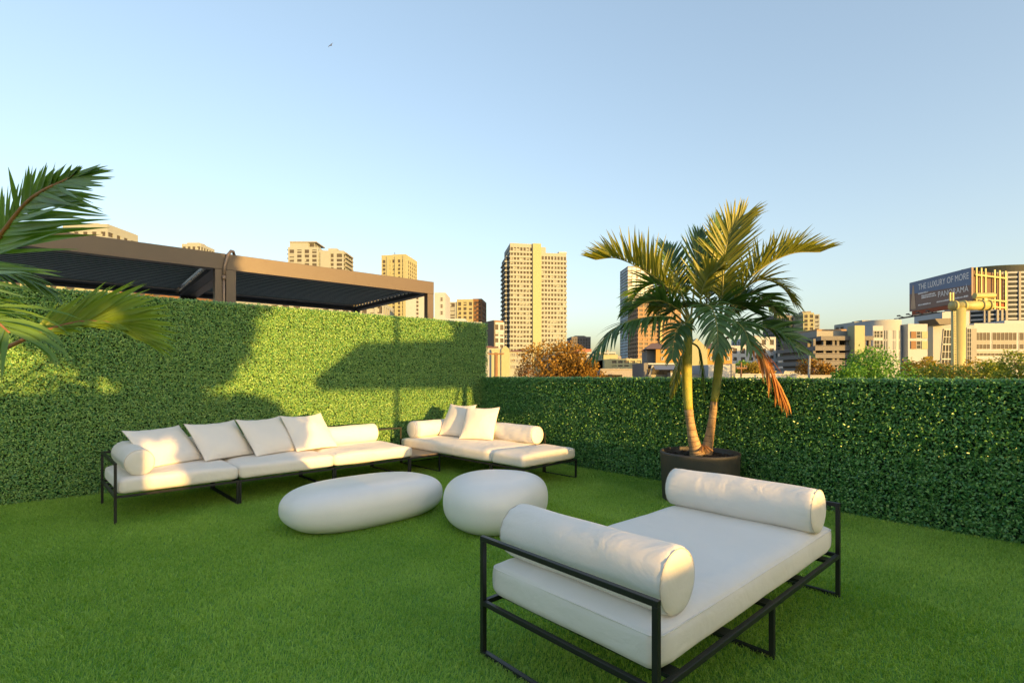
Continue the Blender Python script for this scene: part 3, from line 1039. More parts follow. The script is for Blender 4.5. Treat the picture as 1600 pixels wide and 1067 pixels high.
PD_ = 5.75
pot_c = Vector((2.105, 5.75, 0))
po = empty('planter', pot_c, 0, 'round dark planter pot holding the double palm in front of the low hedge', 'planter')
b = MB()
Rp, Hp = .425, .545
b.lathe([(Rp * .93, 0), (Rp * .945, .02), (Rp, Hp - .03), (Rp + .004, Hp - .012), (Rp - .002, Hp), (Rp - .022, Hp), (Rp - .028, Hp - .012), (Rp - .03, Hp - .13)], 64)
b.build('pot_wall', M['pot'], po, True)
b = MB()
sv = []
b.lathe([(0.001, .015), (.10, .03), (.2, .012), (.3, .02), (Rp - .034, -.004)], 40, (0, 0, Hp - .07), False)
for i in range(130):
    a, r = RND.uniform(0, 6.28), math.sqrt(RND.random()) * (Rp - .06)
    s = RND.uniform(.008, .026)
    b.box(-s, s, -s * .7, s * .7, -s * .4, s * .4, Matrix.Translation((r * math.cos(a), r * math.sin(a), Hp - .05)) @ Matrix.Rotation(RND.uniform(0, 3), 4, 'Z') @ Matrix.Rotation(RND.uniform(-.6, .6), 4, 'X'))
b.build('soil', M['soil'], po)
ball = MB()      # a stub of rolled nursery ball showing above the soil, back left
palm = empty('palm_tree', (0, 0, 0), 0, 'double-stemmed palm with arching golden-green fronds growing in the dark pot', 'palm tree')
palm.matrix_world = Matrix.Identity(4)
pr = random.Random(11)
top1 = palm_trunk(palm, [pt(1090, 712, 5.72), pt(1082, 680, 5.72), pt(1075, 630, 5.73), pt(1073, 575, 5.74), pt(1075, 530, 5.74), pt(1078, 497, 5.75)], .086, .046, .38, M['bark'], M['shaft'], pr)
top2 = palm_trunk(palm, [pt(1102, 712, 5.78), pt(1108, 685, 5.8), pt(1116, 630, 5.82), pt(1122, 580, 5.84), pt(1125, 540, 5.84), pt(1127, 500, 5.84)], .078, .040, .42, M['bark'], M['shaft'], pr)
b = MB()
for i in range(9):
    a = RND.uniform(0, 6.28)
    p0 = pt(1097, 698, 5.72)
    b.tube([p0 + Vector((0, 0, .02)), p0 + Vector((math.cos(a) * .05, math.sin(a) * .05 - .03, 0)), p0 + Vector((math.cos(a) * .10, math.sin(a) * .1 - .04, -.035))], [.012, .010, .006], 6)
b.build('surface_roots', M['rachis_red'], palm, True, 'stuff')

def px(*L):      # polyline given as (u, v, depth)
    return [pt(*q) for q in L]
UP = (0, 0, 1)
FA, FB, FY, FD, RA = M['frond_a'], M['frond_b'], M['frond_y'], M['frond_dead'], M['rachis']
# upper left, arching out to the left
frond(palm, px((1076, 510, 5.75), (1048, 455, 5.8), (1010, 425, 5.85), (965, 404, 5.9), (930, 406, 5.95)), (-.1, -.25, 1), 40, .50, .037, FY, RA, pr, .2, 55, 22, .10, tipf=.40)
# left, low arching and drooping in shade
frond(palm, px((1074, 520, 5.72), (1050, 497, 5.65), (1010, 496, 5.55), (965, 510, 5.45), (930, 548, 5.4)), (0, -.1, 1), 38, .46, .043, FB, RA, pr, .2, -14, 34, .55, tipf=.5)
# up, slightly left
frond(palm, px((1077, 505, 5.76), (1064, 455, 5.95), (1050, 410, 6.15), (1040, 385, 6.4)), (.15, -1, .35), 34, .42, .039, FA, RA, pr, .25, 20, 42, .05)
frond(palm, px((1079, 500, 5.76), (1086, 440, 5.9), (1090, 395, 6.0), (1093, 365, 6.2)), (0, -1, .25), 34, .40, .041, FB, RA, pr, .25, 22, 44, .05)
# forward fan bending over in front of the stems
frond(palm, px((1082, 505, 5.72), (1096, 478, 5.5), (1112, 482, 5.2), (1120, 510, 5.0), (1122, 545, 4.92)), (0, -.3, 1), 30, .36, .041, FB, RA, pr, .2, 6, 30, .5)
# young spear and short golden fronds between the crowns
frond(palm, px((1092, 500, 5.7), (1096, 460, 5.62), (1108, 430, 5.55), (1124, 416, 5.45)), (-.6, -.7, .3), 22, .33, .043, FY, RA, pr, .25, 20, 40, .1)
# second crown: big golden frond standing upright, facing the camera
frond(palm, px((1126, 505, 5.84), (1129, 450, 5.75), (1132, 400, 5.7), (1142, 362, 5.68), (1158, 340, 5.68)), (-.35, -.9, .1), 44, .52, .037, FY, RA, pr, .16, 14, 40, .08, sideL=1.0, sideR=.85, tipf=.55)
frond(palm, px((1127, 505, 5.86), (1122, 440, 6.0), (1118, 385, 6.1), (1120, 350, 6.2)), (.3, -.95, .1), 36, .42, .037, FA, RA, pr, .2, 20, 46, .06)
# right, arching out far
frond(palm, px((1130, 505, 5.86), (1158, 450, 5.8), (1195, 416, 5.75), (1238, 396, 5.7), (1282, 394, 5.66)), (.15, -.2, 1), 44, .46, .035, FY, RA, pr, .2, 46, 30, .10, tipf=.5)
frond(palm, px((1130, 505, 5.9), (1160, 470, 6.1), (1190, 470, 6.3), (1215, 490, 6.5)), (0, -.3, 1), 30, .36, .037, FA, RA, pr, .22, 10, 36, .35)
# right, broad dark frond
frond(palm, px((1130, 512, 5.84), (1155, 505, 5.7), (1190, 510, 5.55), (1222, 522, 5.42), (1246, 545, 5.36)), (-.05, -.55, .9), 30, .40, .046, FB, RA, pr, .2, 16, 30, .30, tipf=.55)
frond(palm, px((1129, 512, 5.80), (1140, 500, 5.55), (1160, 512, 5.3), (1175, 545, 5.15)), (0, -.3, 1), 26, .34, .040, FB, RA, pr, .22, 4, 32, .45)
# left back, small
frond(palm, px((1074, 508, 5.8), (1040, 480, 6.1), (1010, 470, 6.4), (985, 480, 6.6)), (0, -.3, 1), 30, .38, .039, FB, RA, pr, .22, 12, 36, .3)
# back, filling the crown
frond(palm, px((1100, 500, 5.9), (1105, 460, 6.2), (1104, 430, 6.5), (1100, 420, 6.8)), (0, -1, .6), 30, .36, .041, FB, RA, pr, .2, 22, 40, .2)
frond(palm, px((1084, 515, 5.74), (1070, 505, 5.55), (1056, 520, 5.4), (1050, 560, 5.3)), (0, -.3, 1), 26, .28, .037, FB, RA, pr, .2, 4, 30, .5)
# low hanging small frond between the stems, tips browning
frond(palm, px((1080, 535, 5.74), (1092, 545, 5.8), (1098, 575, 5.85), (1100, 612, 5.85)), (1, -.3, .2), 24, .26, .032, FA, RA, pr, .25, -10, 50, .6)
frond(palm, px((1078, 545, 5.74), (1066, 555, 5.7), (1056, 585, 5.66), (1050, 612, 5.64)), (-1, -.3, .2), 20, .22, .024, FY, RA, pr, .3, -10, 50, .6)
# dead hanging frond
frond(palm, px((1130, 530, 5.8), (1158, 522, 5.55), (1186, 545, 5.4), (1208, 585, 5.34), (1222, 612, 5.3)), (.4, -.5, .6), 30, .44, .040, FD, M['rachis_red'], pr, .28, -12, 52, .75,
      label='dead orange-brown frond hanging down', tipf=.6)

# the rest of both crowns: shorter fronds all round
for (uu, vv, yy, az, rise, Ln, mm) in ((1078, 500, 5.76, 150, .62, .62, FA), (1078, 502, 5.76, 205, .30, .60, FB),  
        (1079, 500, 5.76, 100, .7, .62, FY), (1080, 502, 5.76, 340, .25, .55, FB), (1126, 502, 5.85, 20, .45, .62, FB), (1126, 500, 5.85, 60, .7, .66, FA), 
         (1127, 500, 5.85, 130, .65, .6, FY), (1127, 503, 5.85, 325, .20, .56, FB), (1127, 500, 5.85, 345, .60, .62, FY), (1127, 503, 5.85, 180, .25, .52, FB)):
    o_ = pt(uu, vv, yy); a_ = math.radians(az + pr.uniform(-10, 10))
    h_ = Vector((math.cos(a_), math.sin(a_), 0))
    P4 = [o_, o_ + h_ * Ln * .28 + Vector((0, 0, rise * .45)), o_ + h_ * Ln * .62 + Vector((0, 0, rise * .72)), o_ + h_ * Ln * .95 + Vector((0, 0, rise * .62)), o_ + h_ * Ln * 1.2 + Vector((0, 0, rise * .30))]
    frond(palm, P4, tuple(Vector((0, 0, 1)) - h_ * .3), 32, .38, .039, mm, RA, pr, .2, pr.uniform(10, 28), 36, .25, tipf=.5)

# palm entering from the left edge
lp = empty('palm_tree', (0, 0, 0), 0, 'palm reaching in from the left edge with long pointed leaflets', 'palm tree')
lr = random.Random(5)
base = Vector((-3.75, 2.55, 0))
pl2 = empty('planter', base, 0, 'dark planter pot of the palm at the left edge', 'planter')
b = MB(); b.lathe([(.30, 0), (.36, .5), (.33, .5), (.32, .40), (0.001, .40)], 40); b.build('pot_wall', M['pot'], pl2, True)
palm_trunk(lp, [base + Vector((0, 0, .4)), base + Vector((.02, 0, .7)), base + Vector((.03, 0, 1.0)), base + Vector((.05, 0, 1.2))], .08, .055, .5, M['bark'], M['shaft'], lr)
g0 = tuple(base + Vector((.05, 0, 1.18)))
RR = M['rachis_red']
def lpx(first, *L):
    return [Vector(first)] + [pt(*q) for q in L]
frond(lp, lpx(g0, (-160, 520, 2.5), (-50, 432, 2.42), (4, 364, 2.36), (40, 319, 2.30), (70, 297, 2.24), (98, 284, 2.2), (116, 274, 2.18)), (-.06, -1, .06), 60, .43, .029, M['frond_b2'], RR, lr, .20, 5, 48, .03,
      (.016, .004), True, sideL=1.25, sideR=.46, tipf=.34, basef=.95, label='upper frond with dark green leaflets')
frond(lp, lpx(g0, (-170, 610, 2.6), (-50, 575, 2.66), (15, 541, 2.72), (70, 517, 2.78), (125, 503, 2.84), (172, 504, 2.88), (200, 516, 2.90)), (.0, -.95, .25), 60, .37, .036, M['frond_l'], RR, lr, .52, 10, 58, .10,
      (.016, .004), True, sideL=.42, sideR=1.0, tipf=.72, label='lower frond, yellow-green in the sun')
frond(lp, lpx(g0, (-190, 560, 2.4), (-120, 500, 2.3), (-60, 480, 2.22), (-15, 496, 2.15), (15, 520, 2.1)), (0, -.5, 1), 20, .36, .034, M['frond_b2'], RR, lr, .4, -12, 30, .6, (.014, .004), True, tipf=.75,
      label='drooping frond with long hanging leaflets')
frond(lp, lpx(g0, (-190, 470, 2.7), (-120, 420, 2.9), (-50, 415, 3.0), (10, 425, 3.1), (60, 445, 3.2)), (0, -.4, 1), 30, .34, .032, M['frond_a'], RR, lr, .4, 0, 40, .4, (.014, .004), False, tipf=.6,
      label='rear frond under the upper one')
# ------------------------------------------------------------------ the city beyond
GZ = -10.0
gr = MB()
gr.box(-6000, 6000, -6000, 6000, GZ - .5, GZ)
go_ = gr.build('ground', mat('city_ground', (0.16, 0.15, 0.13), 0.95, 0, .3, .02))
tag(go_, 'dusty ground of the city around the terrace', None, None, 'structure')
# the building the terrace stands on
hb = MB(); hb.box(-0.3, 15.0, -0.3, 17.4, GZ, -0.354)
ho = hb.build('host_building', M['render_white']); ho.matrix_world = deck_o.matrix_world.copy()
tag(ho, 'white building carrying the roof terrace', 'building')
nb = MB(); nb.box(-BAY * 3 - 2, 3, -.6, PD + 4, GZ, -.304)
no = nb.build('neighbour_building', M['render_white']); no.matrix_world = dk.matrix_world.copy()
tag(no, 'white building under the pergola beyond the tall hedge', 'building')

C = {}
C['cream'] = mat('cream_stucco', (0.275, 0.31, 0.305), 0.85, 0, .06, .08)
C['yellow'] = mat('yellow_stucco', (0.315, 0.325, 0.205), 0.85, 0, .06, .08)
C['sand'] = mat('sand_concrete', (0.25, 0.255, 0.24), 0.85, 0, .06, .08)
C['white'] = mat('white_stucco', (0.34, 0.375, 0.41), 0.85, 0, .05, .08)
C['pinkwhite'] = mat('pale_stucco', (0.30, 0.325, 0.345), 0.85, 0, .05, .08)
C['grey'] = mat('grey_concrete', (0.144, 0.144, 0.144), 0.85, 0, .1, .1)
C['lilac'] = mat('far_grey_concrete', (0.122, 0.119, 0.126), 0.85, 0, .08, .1)
C['dark'] = mat('dark_cladding', (0.07, 0.065, 0.06), 0.6, 0, .15, .1)
C['brown'] = mat('brown_cladding', (0.173, 0.094, 0.043), 0.75, 0, .12, .1)
C['raw'] = mat('raw_concrete_brown', (0.28, 0.195, 0.12), 0.9, 0, .15, .2)
C['orange'] = mat('orange_stucco', (0.36, 0.215, 0.06), 0.85, 0, .05, .3)
C['tile'] = mat('orange_roof_tile', (0.302, 0.101, 0.036), 0.8, 0, .2, 2)
C['rooftile'] = mat('brown_roof_shingle', (0.16, 0.10, 0.08), 0.85, 0, .2, 2)
C['glass'] = glass_mat('window_glass', (0.080, 0.076, 0.072), 0.25)
C['glassb'] = glass_mat('window_glass_blue', (0.030, 0.040, 0.046), 0.15)
C['glassg'] = glass_mat('window_glass_green', (0.034, 0.05, 0.046), 0.2)
C['glassp'] = glass_mat('pale_curtain_wall', (0.55, 0.67, 0.76), 0.2)
C['steel'] = mat('yellow_painted_steel', (0.37, 0.34, 0.13), 0.5, 0, .1, .6)
C['frame'] = mat('white_window_frame', (0.33, 0.355, 0.37), 0.6)
C['wood'] = mat('weathered_pole', (0.20, 0.11, 0.055), 0.9, 0, .25, 1.2)
C['blue'] = mat('blue_awning', (0.10, 0.14, 0.24), 0.8, 0, .15, .6)
C['roofgrey'] = mat('pale_flat_roof', (0.245, 0.238, 0.238), 0.9, 0, .15, .2)

class Bld:
    """a building seen from the terrace; x runs along its front from the photo column u0 at depth Y, y goes away"""
    def __init__(s, name, label, u0, Y, yaw=0.0, group=None, cat='building'):
        s.Y = Y; s.yaw = math.radians(yaw)
        s.x0 = (u0 - 800) / FPX * Y
        s.c, s.s = math.cos(s.yaw), math.sin(s.yaw)
        s.root = empty(name, (s.x0, Y, GZ), s.yaw, label, cat, group)
        s.mb = {}
    def X(s, u):
        r = (u - 800) / FPX
        return (r * s.Y - s.x0) / (s.c - r * s.s)
    def Z(s, v, x=0.0):
        return EYE + (586 - v) / FPX * (s.Y + x * s.s) - GZ
    def get(s, part, m):
        k = (part, m)
        if k not in s.mb: s.mb[k] = MB()
        return s.mb[k]
    def plain(s, u0, u1, v, dep, wall, y0=0.0, part='wall', v1=None):
        a, b = s.X(u0), s.X(u1)
        z0 = 0 if v1 is None else s.Z(v1, a)
        s.get(part, wall).box(a, b, y0, y0 + dep, z0, s.Z(v, a))
    def grid(s, u0, u1, v, dep, wall, glass, fh=3.2, bay=3.4, band=.38, pier=.30, y0=0.0, slab=0.0, zmin=6.5, inset=.35, par=.9, left=True, right=True, v1=None):
        a, b = s.X(u0), s.X(u1)
        zt = s.Z(v, a)
        if v1 is not None: zmin = s.Z(v1, a)
        s.get('glazing', glass).box(a + inset, b - inset, y0 + inset, y0 + dep - inset, 0 if v1 is None else zmin, zt - .05)
        F = s.get('floor_band', wall)
        z = zt - par
        F.box(a, b, y0, y0 + dep, z, zt)
        while z - fh > zmin:
            z -= fh
            F.box(a - slab, b + slab, y0 - slab, y0 + dep, z - fh * band / 2, z + fh * band / 2)
        if v1 is None: F.box(a, b, y0, y0 + dep, 0, zmin)
        P = s.get('pier', wall)
        n = max(1, round((b - a) / bay)); w = (b - a) / n * pier
        for i in range(n + 1):
            x = a + (b - a) * i / n
            x0, x1 = max(a + .01, x - w / 2), min(b - .01, x + w / 2)
            P.box(x0, x1, y0 + .01, y0 + inset + .2, 0 if v1 is None else zmin, zt - .1)
        B = s.get('blind', wall)
        cw = (b - a) / n
        zz = zt - par - fh
        while zz > zmin:
            for i in range(n):
                r_ = RND.random()
                if r_ < .34:
                    hh = fh * (1 - band) * RND.uniform(.25, .95)
                    top = zz + fh * (1 - band / 2)
                    B.box(a + cw * (i + .5 * pier), a + cw * (i + (1 - .5 * pier) * (1 if r_ < .22 else .5)), y0 + inset - .06, y0 + inset - .01, top - hh, top)
            zz -= fh
        if b - a > 8:
            U = s.get('roof_plant', C['roofgrey'])
            for i in range(2 + n // 6):
                xx = RND.uniform(a + 1, b - 3); yy = y0 + RND.uniform(2, max(2.5, dep * .6)); 
                U.box(xx, xx + RND.uniform(1, 3), yy, yy + 2, zt, zt + RND.uniform(.5, 1.6))
        m = max(1, round(dep / bay)); w = dep / m * pier
        for i in range(1, m + 1):
            y = y0 + dep * i / m
            if left: P.box(a + .01, a + inset + .2, y - w / 2, y + w / 2 - .02, 0 if v1 is None else zmin, zt - .1)
            if right: P.box(b - inset - .2, b - .01, y - w / 2, y + w / 2 - .02, 0 if v1 is None else zmin, zt - .1)
    def window(s, u0, u1, v0, v1, nx=1, ny=1, glass=None, y0=0.0, fw=.09, rec=.22):
        a, b = s.X(u0), s.X(u1)
        z1, z0 = s.Z(v0, a), s.Z(v1, a)
        g = MB(); g.box(a, b, y0 - .02, y0 + .05, z0, z1)
        o = g.build('window', glass or C['glass'], s.root)
        f = MB()
        for i in range(nx + 1):
            x = a + (b - a) * i / nx; f.box(x - fw / 2, x + fw / 2, y0 - .10, y0 - .021, z0, z1)
        for j in range(ny + 1):
            z = z0 + (z1 - z0) * j / ny; f.box(a, b, y0 - .11, y0 - .018, z - fw / 2, z + fw / 2)
        f.build('window_frame', C['frame'], o)
        return o
    def done(s):
        for (part, m), b in s.mb.items():
            o = b.build(part, m, s.root)
            if part in ('floor_band', 'pier', 'glazing', 'rail', 'balcony', 'blind', 'roof_plant'):
                o['kind'] = 'stuff'
        return s.root

# --- towers
t = Bld('tower_block', 'tallest sunlit cream tower with a plain central shaft and gridded balconies', 797, 330, 9)
t.grid(797, 832, 380, 26, C['cream'], C['glass'], 2.95, 2.2, .46, .32, par=2.5, slab=.35)
t.plain(832, 845, 381, 27, C['yellow'], -1.2)
t.plain(845, 853, 386, 20, C['cream'], .5)
t.grid(845.3, 885, 395, 24, C['cream'], C['glass'], 2.95, 2.2, .46, .34, par=2.2, slab=.3)
t.plain(873, 885.4, 393.5, 18, C['white'], -.2, v1=396.5)
t.plain(798, 812, 378.5, 10, C['white'], 2, v1=381)
t.grid(791.6, 796.7, 398, 20, C['cream'], C['glass'], 2.95, 3.2, .30, .22, y0=3, slab=.9)
t.done()
t = Bld('tower_block', 'sunlit tower with yellow piers rising behind the middle of the pergola roof', 596, 420, -9)
t.grid(596, 634.5, 399, 26, C['yellow'], C['glass'], 3.1, 4.4, .34, .42, par=4)
t.plain(611, 631, 396.5, 12, C['yellow'], 3)
t.plain(604.5, 609, 401, 5, C['yellow'], -.6); t.plain(617, 621.5, 401, 5, C['yellow'], -.6); t.plain(630, 634.8, 399.5, 5, C['yellow'], -.6)
b = t.get('antenna', C['dark']); x = t.X(613); b.box(x - .2, x + .2, 5, 5.4, t.Z(396.5), t.Z(393))
t.done()
t = Bld('tower_block', 'stepped cream apartment tower with roof terraces above the pergola beam', 450, 380, 0)
t.grid(450, 497, 386, 24, C['cream'], C['glass'], 3.2, 6.0, .34, .40, par=2.0)
t.plain(452, 481, 378.5, 16, C['cream'], 1)
t.plain(452, 494, 377, 18, C['sand'], .5, v1=378.6)
t.grid(481, 490, 378.8, 12, C['cream'], C['glass'], 3.0, 3, .25, .2, y0=2, v1=386, par=.3)
t.grid(496, 536, 391, 22, C['cream'], C['glass'], 3.2, 5.5, .34, .36, y0=1.2, par=2.4)
t.plain(511, 525, 387, 12, C['cream'], 2.5)
t.plain(500, 516, 393, 4, C['cream'], .3); 
F = t.get('balcony', C['sand'])
for k in range(16):
    z = t.Z(392) - 1.0 - k * 3.2
    a = t.X(536); F.box(a, a + 1.6, 3, 20, z - .5, z + .5)
    a = t.X(450); F.box(a - 1.8, a, 3, 20, z + 2.0, z + 3.0)
t.done()
t = Bld('tower_block', 'small yellow and brown tower between the pergola post and the tall tower', 700, 360, -6)
t.grid(700, 714, 472, 18, C['cream'], C['glass'], 3.1, 5, .3, .5)
t.grid(714, 739.5, 468, 20, C['yellow'], C['glass'], 3.1, 4, .36, .44, y0=-.6, par=2)
t.grid(739, 753, 467, 20, C['brown'], C['glass'], 3.1, 3.4, .36, .46, y0=-.3, par=2)
t.done()
t = Bld('tower_block', 'dark brown slab block beside the left edge of the tallest tower', 772, 250, 28)
t.grid(772, 788, 503, 16, C['white'], C['glass'], 3.1, 3.4, .34, .34, par=1.2, left=False)
t.plain(771.7, 773.8, 501, 16.3, C['dark'], -.2)
t.plain(772.6, 787.8, 500, 14, C['brown'], 1, v1=503)
t.done()
t = Bld('office_block', 'distant grey office block right of the tallest tower', 893, 620, 4)
t.grid(893, 923, 526, 30, C['lilac'], C['glass'], 3.3, 3.4, .3, .42, par=2.5)
t.plain(900, 915, 524, 12, C['lilac'], 5)
t.done()
t = Bld('office_block', 'low pale green banded office block behind the orange tree', 904, 300, 0)
t.grid(904, 962, 550, 30, C['white'], C['glassg'], 3.0, 4.2, .42, .14, par=1)
t.plain(899, 925, 545, 20, mat('brick_red', (.28, .12, .09), .85), 2, v1=550.5)
t.done()
t = Bld('parking_garage', 'yellow parking garage with rows of dark slots under the drooping frond', 944, 190, 0)
t.plain(944, 968, 553.5, 20, C['yellow'], 3)
t.plain(944, 955, 562, 24, C['yellow'], -.5)
t.grid(955, 1003, 560.5, 26, C['yellow'], C['dark'], 1.28, 2.2, .52, .26, par=.7, zmin=8.0)
for u in (972, 984, 990):
    t.plain(u, u + 4, 558.6, 3, C['roofgrey'], 6, 'roof_unit', v1=560.6)
t.done()
t = Bld('glass_tower', 'pale blue glass tower half hidden behind the palm fronds', 981, 560, 4)
t.grid(981, 1021, 416, 30, C['roofgrey'], C['glassp'], 3.3, 5, .22, .10, par=1, slab=.2)
t.done()
t = Bld('tower_block', 'brown tower under construction with open floors behind the palm', 997, 380, 5)
t.grid(997, 1064, 474, 24, C['raw'], C['dark'], 3.1, 4.2, .40, .34, par=.6, slab=.3)
t.plain(1018, 1044, 466, 10, C['yellow'], 3)
x = t.X(1031); b = t.get('hoist', C['steel'])
b.box(x - .5, x + .5, -2.2, -1.2, 0, t.Z(464))
for k in range(24): b.box(x - 1.0, x + 1.0, -2.1, -.4, 12 + k * 2.0, 12.25 + k * 2.0)
t.done()
t = Bld('apartment_building', 'white stepped apartment buildings with small windows right of the palm stems', 1142, 220, 0)
t.grid(1142, 1180, 540, 18, C['white'], C['glass'], 3.0, 3.0, .5, .5, par=1.2)
t.grid(1178, 1216, 526, 20, C['white'], C['glass'], 3.0, 3.0, .5, .5, y0=2, par=1.2)
t.grid(1214, 1250, 548, 18, C['white'], C['glassg'], 3.0, 3.0, .45, .4, y0=-1, par=1.0)
t.done()
t = Bld('tower_block', 'grey-green tower with setback behind the white apartments', 1214, 430, 0)
t.grid(1214, 1254, 493, 24, C['grey'], C['glassg'], 3.2, 3.6, .36, .3, par=1.5)
t.plain(1222, 1238, 489.5, 10, C['grey'], 4)
t.done()
t = Bld('tower_block', 'narrow yellow tower left of the open car park', 1255, 400, -14)
t.grid(1255, 1272, 489, 22, C['yellow'], C['glass'], 3.1, 3.2, .36, .4, par=1.5)
t.grid(1272, 1281, 491, 20, C['cream'], C['glass'], 3.1, 3.2, .36, .4, y0=.4, par=1)
t.plain(1256, 1270, 485.5, 10, C['sand'], 4)
t.done()

# --- open car park with a lit pylon
t = Bld('car_park', 'unfinished grey car park with open floors and a tall sunlit pylon', 1274, 122, 0)
D = t.get('interior', C['dark']); a, bx_ = t.X(1279), t.X(1362)
D.box(a, bx_, 4.5, 16, 0, t.Z(530))  # dark box puts the shade of the open floors into its colour
S_ = t.get('slab', C['grey'])
for v, ua in ((528, 1283), (544, 1274), (556, 1274), (567, 1274), (578, 1274)):
    S_.box(t.X(ua), t.X(1365), 0, 18, t.Z(v) - .55, t.Z(v) + .45)
K = t.get('column', C['grey'])
for u in (1275, 1291, 1305, 1312, 1327, 1347, 1354, 1362):
    K.box(t.X(u) - .28, t.X(u) + .28, .6, 1.3, 0, t.Z(529))
t.plain(1284, 1346, 516, 14, C['sand'], 2, 'upper_floor', v1=526)
t.plain(1292, 1340, 512, 8, C['raw'], 4, 'upper_floor', v1=516)
t.plain(1345, 1363, 515, 8, C['brown'], 3, 'upper_floor', v1=524)
b = t.get('edge_rail', C['roofgrey'])
for v in (540, 552, 563, 574):
    b.box(t.X(1274), t.X(1327), -.05, .05, t.Z(v) - .06, t.Z(v) + .06)
t.done()
b = MB(); b.box(t.X(1328.5), t.X(1344), -1.6, 1.0, 0, t.Z(509.5)); b.build('pylon', C['yellow'], t.root)
b = MB(); b.box(t.X(1344.2), t.X(1346), -1.2, 1.2, 0, t.Z(511)); b.build('pylon_edge', C['brown'], t.root)
far = Bld('office_block', 'long low cream block far behind the car park', 1330, 330, 0)
far.grid(1335, 1400, 503, 20, C['cream'], C['glass'], 3.2, 5, .5, .3, par=2)
far.plain(1352, 1368, 499.5, 10, C['sand'], 3)
far.done()

# --- round white building, its tapered stair tower and the long wing
t = Bld('round_building', 'white building with a rounded corner and rows of tall windows', 1364, 134, 0)
t.plain(1364, 1380, 509, 16, C['white'], 0)
for v0, v1 in ((517, 527.5), (532, 544.5), (549, 560)):
    t.window(1365.5, 1373.5, v0, v1, 2, 2, C['glassb']); t.window(1375, 1379, v0, v1, 1, 2, C['glassb'])
cu = (1380 + 1432) / 2
xr = (t.X(1432) - t.X(1380)) / 2; xc_ = t.X(cu)
def drum(part, m, r, z0, z1, ry=None):
    b = MB(); n = 40
    pts_ = [(xc_ + r * math.cos(math.pi + math.pi * k / n), 6 + (ry or r) * .75 * math.sin(math.pi + math.pi * k / n)) for k in range(n + 1)] + [(xc_ + r, 16), (xc_ - r, 16)]
    b.prism(pts_, z0, z1); return b.build(part, m, t.root)
drum('glazing', C['glassb'], xr - .35, 0, t.Z(514))
zz = [t.Z(v) for v in (497.5, 515)]
drum('drum_wall', C['pinkwhite'], xr, zz[1], zz[0])
for v0, v1 in ((528.5, 531.5), (545.5, 548.5), (561, 590)):
    drum('spandrel', C['white'], xr, t.Z(v1), t.Z(v0))
PB = t.get('pier', C['white'])
for k in range(1, 26):
    a_ = math.pi + math.pi * k / 26
    x, y = xc_ + (xr - .2) * math.cos(a_), 6 + (xr - .2) * .75 * math.sin(a_)
    wdt = .28 if k % 4 else .75
    PB.box(-wdt / 2, wdt / 2, -.2, .2, 0, t.Z(514.5), Matrix.Translation((x, y, 0)) @ Matrix.Rotation(a_ + math.pi / 2, 4, 'Z'))
t.plain(1428, 1459, 505, 14, C['white'], 2.0)
for v0, v1 in ((517, 527.5), (532, 544.5)):
    t.window(1441, 1447.5, v0, v1, 1, 2, C['glassb'], y0=1.98)
    t.plain(1432, 1440, v0, .3, C['brown'], 1.8, 'panel', v1=v1)
    t.plain(1449, 1458.5, v0, .3, C['yellow'], 1.8, 'panel', v1=v1)
t.done()
t = Bld('white_building', 'white building with a tapered glazed stair tower behind the billboard pole', 1458, 142, 0)
t.plain(1458, 1522, 508, 18, C['pinkwhite'], 0)
t.plain(1478, 1520.5, 486, 10, C['white'], 1.2)
t.plain(1506, 1513, 512, 3, C['white'], -1.0)
t.plain(1513.2, 1521, 514, 3, C['sand'], -1.0)
b = MB(); z0, z1 = t.Z(584), t.Z(515)
a0, a1, c1 = t.X(1468), t.X(1474), t.X(1491)
b.add([(a0, -.06, z0), (c1, -.06, z0), (c1, -.06, z1), (a1, -.06, z1), (a0, .05, z0), (c1, .05, z0), (c1, .05, z1), (a1, .05, z1)],
      [(0, 1, 2, 3), (0, 4, 5, 1), (1, 5, 6, 2), (2, 6, 7, 3), (3, 7, 4, 0)])
wn_ = b.build('window', C['glassb'], t.root)
b = MB()
for k in range(5):
    f = k / 4
    b.bar((a0 + (c1 - a0) * f, -.13, z0), (a1 + (c1 - a1) * f, -.13, z1), .14)
for k in range(7):
    f = k / 6; z = z0 + (z1 - z0) * f; b.bar((a0 + (a1 - a0) * f, -.14, z), (c1, -.14, z), .16 if k % 2 else .34)
b.build('window_frame', C['frame'], wn_)
t.window(1505.5, 1512, 514, 584, 2, 10, C['glassb'], y0=-1.03)
b = MB(); a, c = t.X(1447), t.X(1479)
b.add([(a, -3, t.Z(500)), (c, -3, t.Z(498.5)), (t.X(1473), -3, t.Z(508.5)), (t.X(1454), -3, t.Z(508.5)), (a, 3, t.Z(500)), (c, 3, t.Z(498.5)), (t.X(1473), 3, t.Z(508.5)), (t.X(1454), 3, t.Z(508.5))],
      [(0, 1, 2, 3), (4, 7, 6, 5), (0, 4, 5, 1), (1, 5, 6, 2), (2, 6, 7, 3), (3, 7, 4, 0)])
b.build('roof_fin', C['dark'], t.root)
t.done()
t = Bld('white_building', 'long white building with wide window bays at the right edge', 1522, 150, 0)
t.plain(1522, 1660, 505, 18, C['white'], 0)
t.plain(1585, 1660, 499, 10, C['white'], 3)
for u0, u1, n in ((1523.5, 1546.5, 4), (1550, 1588, 6), (1592, 1630, 6)):
    t.window(u0, u1, 519.5, 532, n, 1, C['glass']); t.window(u0, u1, 537.5, 545.5, n, 1, C['glass'])
    t.plain(u0, u1, 532.4, .3, C['sand'], -.06, 'panel', v1=537.2)
t.window(1523.5, 1572, 551.5, 556, 8, 1, C['glass']); t.window(1576, 1630, 551.5, 556, 8, 1, C['glass'])
